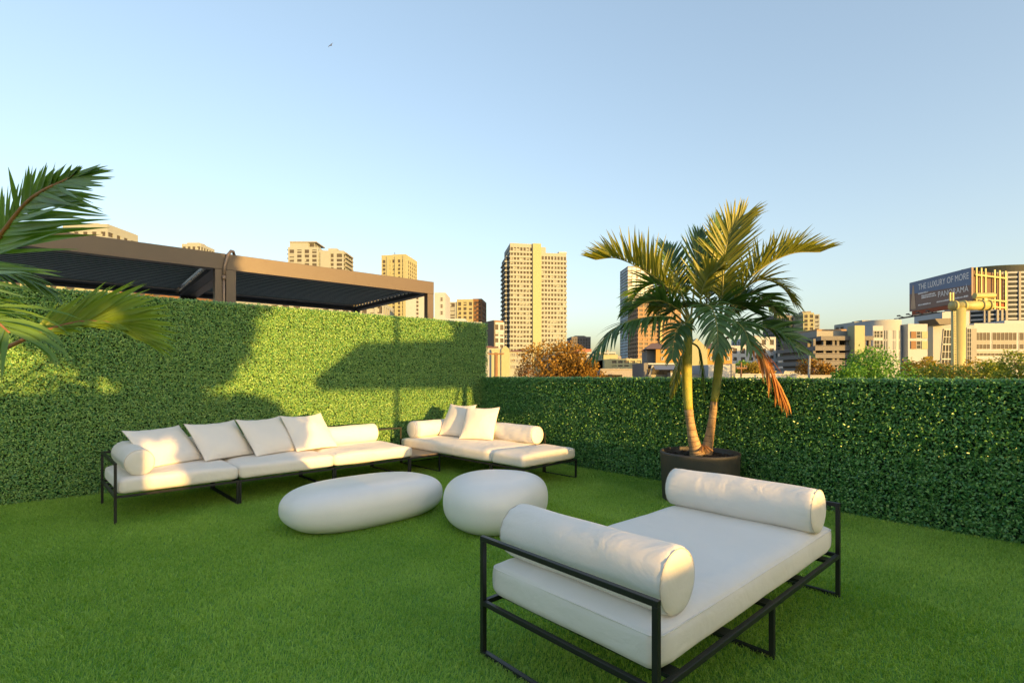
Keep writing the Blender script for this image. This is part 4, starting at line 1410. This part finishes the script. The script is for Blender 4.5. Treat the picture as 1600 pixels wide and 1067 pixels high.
t.window(1523.5, 1572, 566, 572, 8, 1, C['glassb']); t.window(1576, 1630, 566, 572, 8, 1, C['glassb'])
for v in (548, 560, 576):
    t.plain(1522.2, 1659, v - .8, .5, C['white'], -.45, 'ledge', v1=v + 1)
t.done()

# --- curved tower at the right edge
t = Bld('curved_tower', 'curved grey-green tower with banded floors behind the billboard', 1545, 330, 0)
xc2 = t.X(1612); rad = xc2 - t.X(1542)
def arc(part, m, r, z0, z1, kind=None):
    b = MB(); n = 36
    P_ = [(xc2 + r * math.cos(math.pi + math.pi * k / n), 20 + r * .6 * math.sin(math.pi + math.pi * k / n)) for k in range(n + 1)]
    b.prism(P_, z0, z1); o = b.build(part, m, t.root)
    if kind: o['kind'] = kind
    return o
arc('glazing', C['glassb'], rad - .4, 0, t.Z(414))
arc('crown', C['glassg'], rad - 1.0, t.Z(422), t.Z(411.5))
bb = MB(); n = 36
z = t.Z(424)
while z > 14:
    P_ = [(xc2 + rad * math.cos(math.pi + math.pi * k / n), 20 + rad * .6 * math.sin(math.pi + math.pi * k / n)) for k in range(n + 1)]
    bb.prism(P_, z - .55, z + .55); z -= 3.0
bb.build('floor_band', C['white'], t.root, kind='stuff')
bb = MB()
for k in range(2, 20):
    a_ = math.pi + math.pi * k / 36
    x, y = xc2 + (rad + .1) * math.cos(a_), 20 + (rad + .1) * .6 * math.sin(a_)
    if k in (8, 9, 11, 12, 13, 16):
        bb.box(x - .7, x + .7, y - .4, y + .4, 0, t.Z(423))
bb.build('pier', C['sand'], t.root, kind='stuff')
t.plain(1533, 1547, 416.5, 14, C['roofgrey'], 14)
t.done()

# --- houses near the tall wall's end
t = Bld('apartment_building', 'cream low-rise with red tile roofs and a gable behind the utility pole', 756, 110, 0)
t.plain(740, 784, 543.5, 10, C['white'], 0)
t.plain(768, 781, 546, 1.0, C['yellow'], -.6, v1=590)
t.plain(786, 832, 549, 12, C['cream'], 1)
t.plain(783.5, 796, 546, 8, C['yellow'], -.4)
b = t.get('gable', C['yellow']); a, c, z = t.X(783), t.X(796.5), t.Z(546)
b.add([(a, -.45, z), (c, -.45, z), ((a + c) / 2, -.45, z + .8), (a, 7, z), (c, 7, z), ((a + c) / 2, 7, z + .8)], [(0, 1, 2), (3, 5, 4), (0, 2, 5, 3), (1, 4, 5, 2), (0, 3, 4, 1)])
def hip(part, m, u0, u1, vb, vt, y0, y1, ov=.4):
    b = t.get(part, m); a, c = t.X(u0) - ov, t.X(u1) + ov; z0, z1 = t.Z(vb), t.Z(vt); i = min((c - a), (y1 - y0)) * .35
    b.add([(a, y0 - ov, z0), (c, y0 - ov, z0), (c, y1, z0), (a, y1, z0), (a + i, (y0 + y1) / 2, z1), (c - i, (y0 + y1) / 2, z1)],
          [(0, 1, 5, 4), (1, 2, 5), (2, 3, 4, 5), (3, 0, 4), (0, 3, 2, 1)])
hip('roof', C['tile'], 740, 777, 543.5, 538.5, 0, 10)
hip('roof', C['tile'], 796, 826, 549, 544.5, 1, 12)
for u in (799, 803, 808, 813, 818, 823):
    for v in (552, 561, 571):
        t.window(u, u + 2.4, v, v + 4.2, 1, 2, C['glass'], y0=.98)
for u in (744, 751, 759): t.window(u, u + 3, 561, 566, 1, 1, C['glass'])
t.done()
t = Bld('apartment_building', 'orange house with brown hip roof and white framed windows behind the palm', 1025, 88, -8)
t.plain(1025, 1144, 545, 10, C['orange'], 0)
t.plain(1012.5, 1025, 546, 8, C['grey'], 1.5)
hip('roof', C['rooftile'], 1013, 1046, 545.3, 534, 0, 8, .5)
hip('roof', C['rooftile'], 1100, 1144, 545.3, 535, 0, 8, .5)
b = t.get('gable', C['yellow']); a, c, z = t.X(1072), t.X(1104), t.Z(545)
b.box(a, c, -.6, 6, 0, z)
b.add([(a, -.6, z), (c, -.6, z), ((a + c) / 2, -.6, z + 1.7), (a, 7, z), (c, 7, z), ((a + c) / 2, 7, z + 1.7)], [(0, 1, 2), (3, 5, 4), (0, 2, 5, 3), (1, 4, 5, 2), (0, 3, 4, 1)])
for u in (1033.5, 1053, 1110, 1124, 1136):
    for v in (546.8, 557.5):
        t.window(u, u + 3.6, v, v + 5.2, 1, 2, C['glass'], fw=.12)
t.done()
t = Bld('carport', 'flat white-edged carport with a blue awning beside a white wall', 1006, 52, 0)
t.plain(1006, 1012.5, 567, 5, C['grey'], 0, 'post')
t.plain(1012.8, 1078, 567.2, 5, C['white'], 0, 'roof', v1=569.6)
b = t.get('awning', C['blue']); a, c = t.X(1020), t.X(1070)
b.add([(a, .1, t.Z(570.2)), (c, .1, t.Z(570.2)), (c, -.9, t.Z(577.5)), (a, -.9, t.Z(577.5)), (a, .2, t.Z(570)), (c, .2, t.Z(570)), (c, -.85, t.Z(577)), (a, -.85, t.Z(577))],
      [(0, 3, 2, 1), (4, 5, 6, 7), (0, 1, 5, 4), (1, 2, 6, 5), (2, 3, 7, 6), (3, 0, 4, 7)])
t.plain(1013, 1104, 585, 5, C['sand'], 1, 'wall')
t.plain(1013, 1078, 572, 1, C['dark'], 4.2, 'back_wall')
t.plain(1049, 1053, 573, .6, C['grey'], .4, 'post')
t.plain(1046, 1051, 582, 1.2, C['white'], -.4, 'vent_box')
t.plain(1104, 1139, 570, 6, C['white'], -.5, 'side_wall')
t.plain(1139.2, 1145, 568.5, 6, C['sand'], -.6, 'side_wall')
for (x0, v0), (x1, v1) in (((1013, 590), (1019, 571)),):
    t.get('strut', C['sand']).bar((t.X(x0), -.2, t.Z(v0)), (t.X(x1), -.2, t.Z(v1)), .2)
t.done()
# low roofs in the middle distance
for i, (u0, u1, v, Y, m, lab) in enumerate(((938, 1012, 576.5, 75, 'roofgrey', 'grey flat roofed shed right of the orange tree'),
        (936, 972, 586, 60, 'orange', 'low orange wall below the yellow garage'),
        (1142, 1245, 584.5, 62, 'white', 'low white parapet roof between the palm stems and the leaning pole'),
        (1240, 1306, 586.5, 66, 'pinkwhite', 'low pinkish flat roof left of the green tree'),
        (1225, 1266, 580.5, 95, 'white', 'small white roof box behind the leaning pole'))):
    t = Bld('low_building', lab, u0, Y, 0)
    t.plain(u0, u1, v, 9, C[m], 0)
    t.plain(u0, u1, v - .6, .4, C[m], -.15, 'parapet', v1=v + .9)
    for k in range(3):
        uu = u0 + (u1 - u0) * RND.uniform(.15, .85)
        t.plain(uu, uu + 3, v - 1.6, 1.0, C['roofgrey'], 3 + k, 'roof_unit', v1=v + .2)
    t.done()
# buildings seen round and under the pergola
t = Bld('white_building', 'low white building peeping over the end of the tall hedge', 690, 150, 0)
t.plain(662, 753, 503, 14, C['white'], 0); t.plain(690, 726, 496.5, 10, C['white'], 2); t.plain(674, 692, 452, 12, C['white'], 6)
for v in (460, 471, 482):
    t.window(684, 687.5, v, v + 6, 1, 2, C['glass'], y0=5.98)
t.done()
t = Bld('tower_block', 'white slab with one column of windows right of the pergola louvres', 634, 300, 0)
t.plain(634, 664, 440, 16, C['white'], 0)
for v in range(446, 500, 6): t.window(650.5, 654, v, v + 4, 1, 1, C['glass'])
t.done()
t = Bld('apartment_building', 'cream banded apartments seen in the gap under the pergola', 300, 170, 0)
t.grid(300, 472, 470, 16, C['cream'], C['glass'], 3.0, 3.6, .5, .4, par=1.4, zmin=12)
t.grid(470, 548, 476, 16, C['pinkwhite'], C['glass'], 3.0, 3.6, .5, .4, par=1.4, zmin=12)
t.grid(548, 597, 472, 14, C['cream'], C['glass'], 3.0, 2.6, .45, .4, y0=2, par=1.2, zmin=12)
t.done()
t = Bld('apartment_building', 'long yellow house front under the left half of the pergola', -120, 140, 0)
t.grid(-160, 180, 428, 14, C['yellow'], C['glass'], 3.2, 5.0, .6, .5, par=2, zmin=12)
t.grid(181, 300, 440, 14, C['brown'], C['glass'], 3.2, 4.0, .55, .5, y0=1, par=1.5, zmin=12)
t.done()
t = Bld('tower_block', 'bright cream block top above the left part of the pergola', 60, 260, 0)
t.grid(98, 168, 350, 20, C['cream'], C['glass'], 3.2, 5.0, .6, .5, par=4, zmin=20)
t.plain(106, 146, 346, 12, C['cream'], 3)
t.done()
t = Bld('tower_block', 'small cream rooftop peeping over the pergola beam beside the pipe', 284, 360, 0)
t.grid(284, 314, 381, 16, C['cream'], C['glass'], 3.2, 3.5, .5, .4, par=2, zmin=20)
t.plain(288, 308, 377.5, 8, C['cream'], 3)
t.done()

# ------------------------------------------------------------------ poles
def pole(label, u, v, Y, r, m, lean=0.0, cross=None, cat='pole', name='utility_pole', r2=None):
    p = pt(u, v, Y); root = empty(name, (p.x, Y, GZ), 0, label, cat)
    b = MB(); H = p.z - GZ
    b.tube([(-lean * H, 0, 0), (-lean * H * .5, 0, H * .5), (0, 0, H)], [r * 1.2, r * 1.1, r2 or r * .9], 10)
    b.build('shaft', m, root, True)
    if cross:
        for dz, w in cross:
            b = MB(); b.bar((-w / 2, -.1, H - dz), (w / 2, -.1, H - dz), .10, .12); a = b.build('cross_arm', m, root)
            for k in (-.46, -.25, .25, .46):
                g = MB(); g.lathe([(.03, 0), (.05, .05), (.03, .09), (.045, .13), (0.001, .16)], 8, (k * w, -.1, H - dz + .06), False); g.build('insulator', C['roofgrey'], a)
    return root
pole('weathered wooden utility pole with cross arm beside the tall hedge end', 775, 551, 46, .17, C['wood'], 0, [(.12, 1.4)])
pole('leaning pale lamp post right of the palm, left of the orange bushes', 1265, 553, 40, .09, C['sand'], .03, None, 'lamp post', 'lamp_post')
pole('thin grey mast between the dead frond and the carport wall', 1194, 566, 48, .06, C['grey'], 0, None, 'mast', 'mast')
pole('wooden service pole with two meter boxes behind the palm stems', 1158, 566, 44, .08, C['wood'], 0, [(.5, .9)])
pole('short wooden post before the open car park', 1308, 576, 55, .10, C['sand'], -.01, None, 'post', 'wooden_post')

# ------------------------------------------------------------------ billboard
BR, BL = pt(1518, 418, 68.0), pt(1421, 442, 79.6)
bx = Vector((BR.x - BL.x, BR.y - BL.y, 0)); WBD = bx.length; bx.normalize()
by = Vector((-bx.y, bx.x, 0))                       # behind the panel
bill = empty('billboard', (0, 0, 0), 0, 'roadside billboard on a yellow steel pole advertising THE LUXURY OF MORE', 'billboard')
bill.matrix_world = frame(Vector((BL.x, BL.y, 0)), bx, by)
zt = (BL.z + BR.z) / 2; HB = 4.45; zb = zt - HB
M['bill_top'] = mat('billboard_print_blue', (0.105, 0.165, 0.290), .6, 0, .12, .3)
M['bill_bot'] = mat('billboard_print_brown', (0.175, 0.120, 0.105), .6, 0, .14, .4)
M['print_white'] = mat('billboard_lettering', (0.74, 0.74, 0.76), .6)
M['print_tan'] = mat('billboard_print_tan', (0.42, 0.30, 0.20), .6, 0, .2, 1)
M['rust'] = mat('rust_apron', (0.26, 0.065, 0.025), .8, 0, .2, 1)
b = MB(); b.box(0, WBD, 0, .25, zb, zt); b.build('panel', M['bill_bot'], bill)
b = MB(); 
b.add([(0.02, -.012, zt - HB * .40), (WBD - .02, -.012, zt - HB * .52), (WBD - .02, -.012, zt - .02), (0.02, -.012, zt - .02)], [(0, 1, 2, 3)])
b.add([(0.02, -.002, zt - HB * .40), (WBD - .02, -.002, zt - HB * .52), (WBD - .02, -.002, zt - .02), (0.02, -.002, zt - .02)], [(3, 2, 1, 0)])
b.build('printed_sky', M['bill_top'], bill)
b = MB()
for i in range(9):      # printed skyscraper at the left end
    w = 1.15 - i * .11
    b.box(.85 - w / 2 * .9, .85 + w / 2 * .9, -.022 - i * .0005, -.016, zb + .3 + i * .40, zb + .3 + (i + 1) * .40)
b.build('printed_tower', M['print_tan'], bill)
def lettering(txt, size, x, z, align='LEFT', m=None, stretch=1.0):
    cu_ = bpy.data.curves.new('lettering', 'FONT'); cu_.body = txt; cu_.size = size; cu_.align_x = align; cu_.extrude = .004
    cu_.space_character = 1.02
    o = bpy.data.objects.new('lettering_src', cu_); col.objects.link(o)
    dg = bpy.context.evaluated_depsgraph_get()
    me = bpy.data.meshes.new_from_object(o.evaluated_get(dg))
    col.objects.unlink(o); bpy.data.objects.remove(o)
    me.materials.clear(); me.materials.append(m or M['print_white'])
    o = bpy.data.objects.new('lettering', me); col.objects.link(o); o.parent = bill
    o.matrix_local = Matrix.Translation((x, -.035, z)) @ Matrix.Rotation(math.pi / 2, 4, 'X') @ Matrix.Scale(stretch, 4, (1, 0, 0))
    return o, me
o, me = lettering('THE LUXURY OF MORE', 1.25, 1.95, zt - 1.42)
wd = max(v.co.x for v in me.vertices); o.scale.x *= (WBD - 2.35) / wd
o, me = lettering('PANORAMÀ', 1.15, WBD - .45, zb + 1.35, 'RIGHT')
wd = -min(v.co.x for v in me.vertices); o.scale.x *= 5.3 / wd
b = MB()                                             # small print, too small to read
rng = random.Random(3)
for x0, x1, z in ((1.9, 3.9, 2.35), (2.6, 5.3, 1.92), (2.6, 5.5, 1.62), (1.9, 4.4, .62), (5.6, 8.0, .60), (8.9, WBD - .5, .62)):
    x = x0
    while x < x1:
        w = rng.uniform(.10, .24); b.box(x, min(x + w, x1), -.03, -.02, zb + z, zb + z + rng.uniform(.16, .24)); x += w + rng.uniform(.04, .09)
b.build('small_print', M['print_white'], bill, kind='stuff')
b = MB(); b.box(.5, WBD - .1, .02, .3, zb - .62, zb - .03); b.build('apron', M['rust'], bill)
b = MB()                                              # catwalk
for k in range(2): b.bar((-1.6, -1.2 + k * .7, zb - .95), (WBD * .62, -1.2 + k * .7, zb - .95), .12)
for k in range(14): b.bar((-1.2 + k * .62, -1.25, zb - .95), (-1.2 + k * .62, .1, zb - .88), .08)
for k in range(4): b.bar((.6 + k * 2.0, -1.2, zb - .95), (.6 + k * 2.0, -2.0, zb - .7), .10)
b.build('catwalk', C['dark'], bill)
for k in range(4):
    b = MB(); b.box(.4 + k * 2.0, .85 + k * 2.0, -2.15, -1.9, zb - .78, zb - .60); b.build('lamp', C['dark'], bill)
# steel structure behind: second face in V, torsion tube and column
b = MB()
def L2W(x, y, z): return Vector((x, y, z))
ex0, ex1 = Vector((WBD - .5, .8, 0)), Vector((WBD - 3.6, 7.4, 0))
d2 = (ex1 - ex0).normalized(); n2 = Vector((-d2.y, d2.x, 0))
pan = MB()
q = [ex0 + n2 * .3, ex1 + n2 * .3, ex1 + n2 * .5, ex0 + n2 * .5]
pan.prism([(p.x, p.y) for p in q], zb + .1, zt - .25); pan.build('rear_panel', mat('billboard_back', (.12, .075, .05), .8, 0, .3, .5), bill)
q = [ex0 + n2 * .1, ex1 + n2 * .1, ex1 + n2 * .25, ex0 + n2 * .25]
pan = MB(); pan.prism([(p.x, p.y) for p in q], zb - .75, zb + .05); pan.build('rear_apron', M['rust'], bill)
for f in (.05, .2, .33, .62, .78, .97):
    p = ex0.lerp(ex1, f); b.bar((p.x, p.y, zb - .9), (p.x, p.y, zt + .1), .16)
for z in (zb + .35, zt - .9, zb - .55):
    b.bar((ex0.x, ex0.y, z), (ex1.x, ex1.y, z), .22)
b.build('rear_frame', C['steel'], bill)
inv = bill.matrix_world.inverted()
pc = inv @ pt(1497.5, 500, 66.5); zc = pc.z
b = MB(); b.lathe([(.74, GZ), (.74, zc + 1.5)], 28, (pc.x, pc.y, 0)); b.build('column', C['steel'], bill, True)
e1_ = inv @ pt(1487, 478, 66.5); e2_ = inv @ pt(1546, 477, 66.5)
b = MB(); b.tube([e1_, e2_], .60, 24); b.build('torsion_tube', C['steel'], bill, True)
for f in (.06, .30, .78, .97):
    p = e1_.lerp(e2_, f); dd = (e2_ - e1_).normalized()
    b = MB(); b.tube([p - dd * .12, p + dd * .12], .70, 24); b.build('flange', C['steel'], bill, True)
p = inv @ pt(1538, 462, 66.5)
b = MB(); b.tube([p - Vector((0, 1.2, 0)), p + Vector((0, 1.2, 0))], .38, 16); b.bar(p, e1_.lerp(e2_, .9), .35); b.build('bracket', C['steel'], bill)
for u in (1484.5, 1489):
    p0, p1 = inv @ pt(u, 470, 66.2), inv @ pt(u, 457, 66.2)
    b = MB(); b.bar(p0, p1, .16); b.build('upright', C['steel'], bill)
b = MB()
for u in (1490.2, 1493.0):
    b.bar(inv @ pt(u, 486, 65.6), inv @ pt(u + 1, 640, 65.6), .07)
for k in range(30):
    b.bar(inv @ pt(1490.2, 488 + k * 4, 65.6), inv @ pt(1493.2, 488 + k * 4, 65.6), .05)
b.build('ladder', C['steel'], bill)

# ------------------------------------------------------------------ trees
def tree(name, label, u, vtop, Y, w, h, leafm, n, size, lobes=26, rng=None, sparse=0.0, group='trees beyond the low hedge', flat=1.0, cat='tree', barkm=None):
    rng = rng or random.Random(int(u * 7 + Y))
    top = pt(u, vtop, Y)
    root = empty(name, (top.x, Y, GZ), 0, label, cat, group)
    H = top.z - GZ
    cz = H - h / 2
    bb = MB()
    th = H - h * .75
    bb.tube([(0, 0, 0), (.15, .1, th * .5), (0, .1, th), (.1, 0, H - h * .4)], [w * .045 + .08, w * .04 + .06, w * .03 + .05, .06], 9)
    lob = []
    for i in range(lobes):
        a = rng.uniform(0, 2 * math.pi); zz = rng.uniform(-1, 1); r = math.sqrt(max(0, 1 - zz * zz * .9)) * rng.uniform(.45, .86)
        lob.append((Vector((math.cos(a) * r * w / 2, math.sin(a) * r * w / 2, cz + zz * h / 2 * .78)), rng.uniform(.16, .30) * w))
    for i, (p, r) in enumerate(lob):
        if i % 2 == 0:
            s = Vector((0, .1, th * rng.uniform(.85, 1.1)))
            m = s.lerp(p, .5) + Vector((0, 0, .06 * w))
            bb.tube([s, m, p], [w * .018 + .03, w * .012 + .02, .02], 6, False)
    bb.build('trunk', barkm or C['wood'], root, True)
    V = np.zeros((n, 4, 3)); rg = np.random.default_rng(int(abs(u) * 3 + Y))
    cen = np.array([list(p) for p, r in lob]); rad = np.array([r for p, r in lob])
    k = rg.integers(0, len(lob), n)
    d = rg.normal(0, 1, (n, 3)); d /= np.linalg.norm(d, axis=1)[:, None]
    rr = rad[k] * rg.uniform(.25, 1.0, n) ** .45 * rg.uniform(.8, 1.12, n)
    c = cen[k] + d * rr[:, None] * np.array([1, 1, .8 * flat])
    ax = d * .6 + rg.normal(0, .7, (n, 3)); ax[:, 2] -= .25; ax /= np.linalg.norm(ax, axis=1)[:, None]
    sd = np.cross(ax, rg.normal(0, 1, (n, 3))); sd /= np.linalg.norm(sd, axis=1)[:, None]
    L = size * rg.uniform(.6, 1.4, n)[:, None]; W = L * .30
    V[:, 0] = c; V[:, 1] = c + ax * L * .5 + sd * W; V[:, 2] = c + ax * L; V[:, 3] = c + ax * L * .5 - sd * W
    F = np.arange(n * 4).reshape(n, 4)
    np_mesh('crown', V.reshape(-1, 3), F, leafm, root)
    return root
M['t_orange'] = leaf_mat('tree_leaf_orange', (0.14, 0.080, 0.014), (0.34, 0.210, 0.034), .6, .3, (1.4, 1.1, .5), .3)
M['t_gold'] = leaf_mat('tree_leaf_gold', (0.20, 0.155, 0.020), (0.46, 0.350, 0.045), .6, .3, (1.4, 1.2, .5), .3)
M['t_green'] = leaf_mat('tree_leaf_green', (0.045, 0.150, 0.020), (0.150, 0.340, 0.050), .5, .3, (1.4, 1.4, .4), .4)
M['t_mix'] = leaf_mat('tree_leaf_olive', (0.090, 0.165, 0.022), (0.30, 0.340, 0.050), .5, .3, (1.4, 1.3, .4), .4)
tree('broadleaf_tree', 'broad orange-brown tree in front of the tallest tower', 866, 535, 58, 8.4, 7.5, M['t_orange'], 9000, .30, 36)
tree('broadleaf_tree', 'lower orange tree at the right foot of the big orange tree', 912, 560, 56, 4.6, 5.0, M['t_orange'], 4500, .28, 20)
tree('broadleaf_tree', 'thin dark brown shrubby tree left of the big orange tree', 824, 562, 52, 2.6, 4.2, leaf_mat('tree_leaf_brown', (.06, .035, .015), (.16, .09, .03), .6, .3), 900, .24, 14)
tree('broadleaf_tree', 'dense bright green tree directly beyond the low hedge', 1372, 549, 40, 6.0, 6.0, M['t_green'], 16000, .20, 40)
tree('broadleaf_tree', 'small green shrub tree at the left foot of the dense green tree', 1326, 571, 38, 2.6, 3.2, M['t_green'], 4000, .18, 16)
tree('broadleaf_tree', 'golden tree between the round building and the green tree', 1442, 550, 54, 3.6, 5.2, M['t_gold'], 6000, .22, 22)
tree('broadleaf_tree', 'golden tree at the foot of the billboard pole', 1494, 557, 50, 4.4, 5.0, M['t_gold'], 7500, .22, 24)
tree('broadleaf_tree', 'olive green low tree right of the billboard pole', 1545, 567, 42, 4.2, 4.2, M['t_mix'], 6500, .19, 22)
tree('broadleaf_tree', 'olive tree filling the gap under the golden trees', 1466, 572, 41, 4.6, 4.0, M['t_mix'], 6500, .19, 22)
tree('broadleaf_tree', 'dark olive tree cut by the right edge of the view', 1606, 547, 37, 4.2, 5.2, M['t_mix'], 9000, .19, 26)
tree('broadleaf_tree', 'orange bush behind the leaning lamp post', 1270, 561, 88, 5.4, 6.5, M['t_orange'], 4000, .36, 20)
tree('broadleaf_tree', 'orange bush before the open car park', 1299, 567, 84, 4.2, 5.5, M['t_orange'], 3000, .36, 16)
tree('broadleaf_tree', 'olive bush between the palm stems and the dead frond', 1183, 568, 84, 6.0, 5.5, M['t_gold'], 3500, .36, 18)
tree('broadleaf_tree', 'dark green bush behind the carport wall', 1158, 566, 95, 4.4, 5.5, M['t_green'], 2500, .36, 16)

# ------------------------------------------------------------------ a bird high up
bp = pt(516.5, 71.5, 60)
bird = empty('bird', bp, .6, 'dark bird gliding high in the blue sky', 'bird')
bird.rotation_euler = (.5, -.9, .6)
b = MB()
b.tube([(0, -.26, 0), (0, -.18, .01), (0, 0, .015), (0, .16, .0), (0, .30, -.01)], [.012, .045, .06, .035, .01], 8)
b.build('body', C['dark'], bird, True)
for s in (1, -1):
    b = MB()
    b.add([(s * .03, -.10, .01), (s * .25, -.14, .07), (s * .50, -.04, .02), (s * .24, .03, .065), (s * .03, .08, .01),
           (s * .03, -.10, .025), (s * .25, -.14, .082), (s * .50, -.04, .025), (s * .24, .03, .077), (s * .03, .08, .025)],
          [(0, 1, 2, 3, 4), (9, 8, 7, 6, 5), (0, 5, 6, 1), (1, 6, 7, 2), (2, 7, 8, 3), (3, 8, 9, 4), (4, 9, 5, 0)])
    b.build('wing', C['dark'], bird)
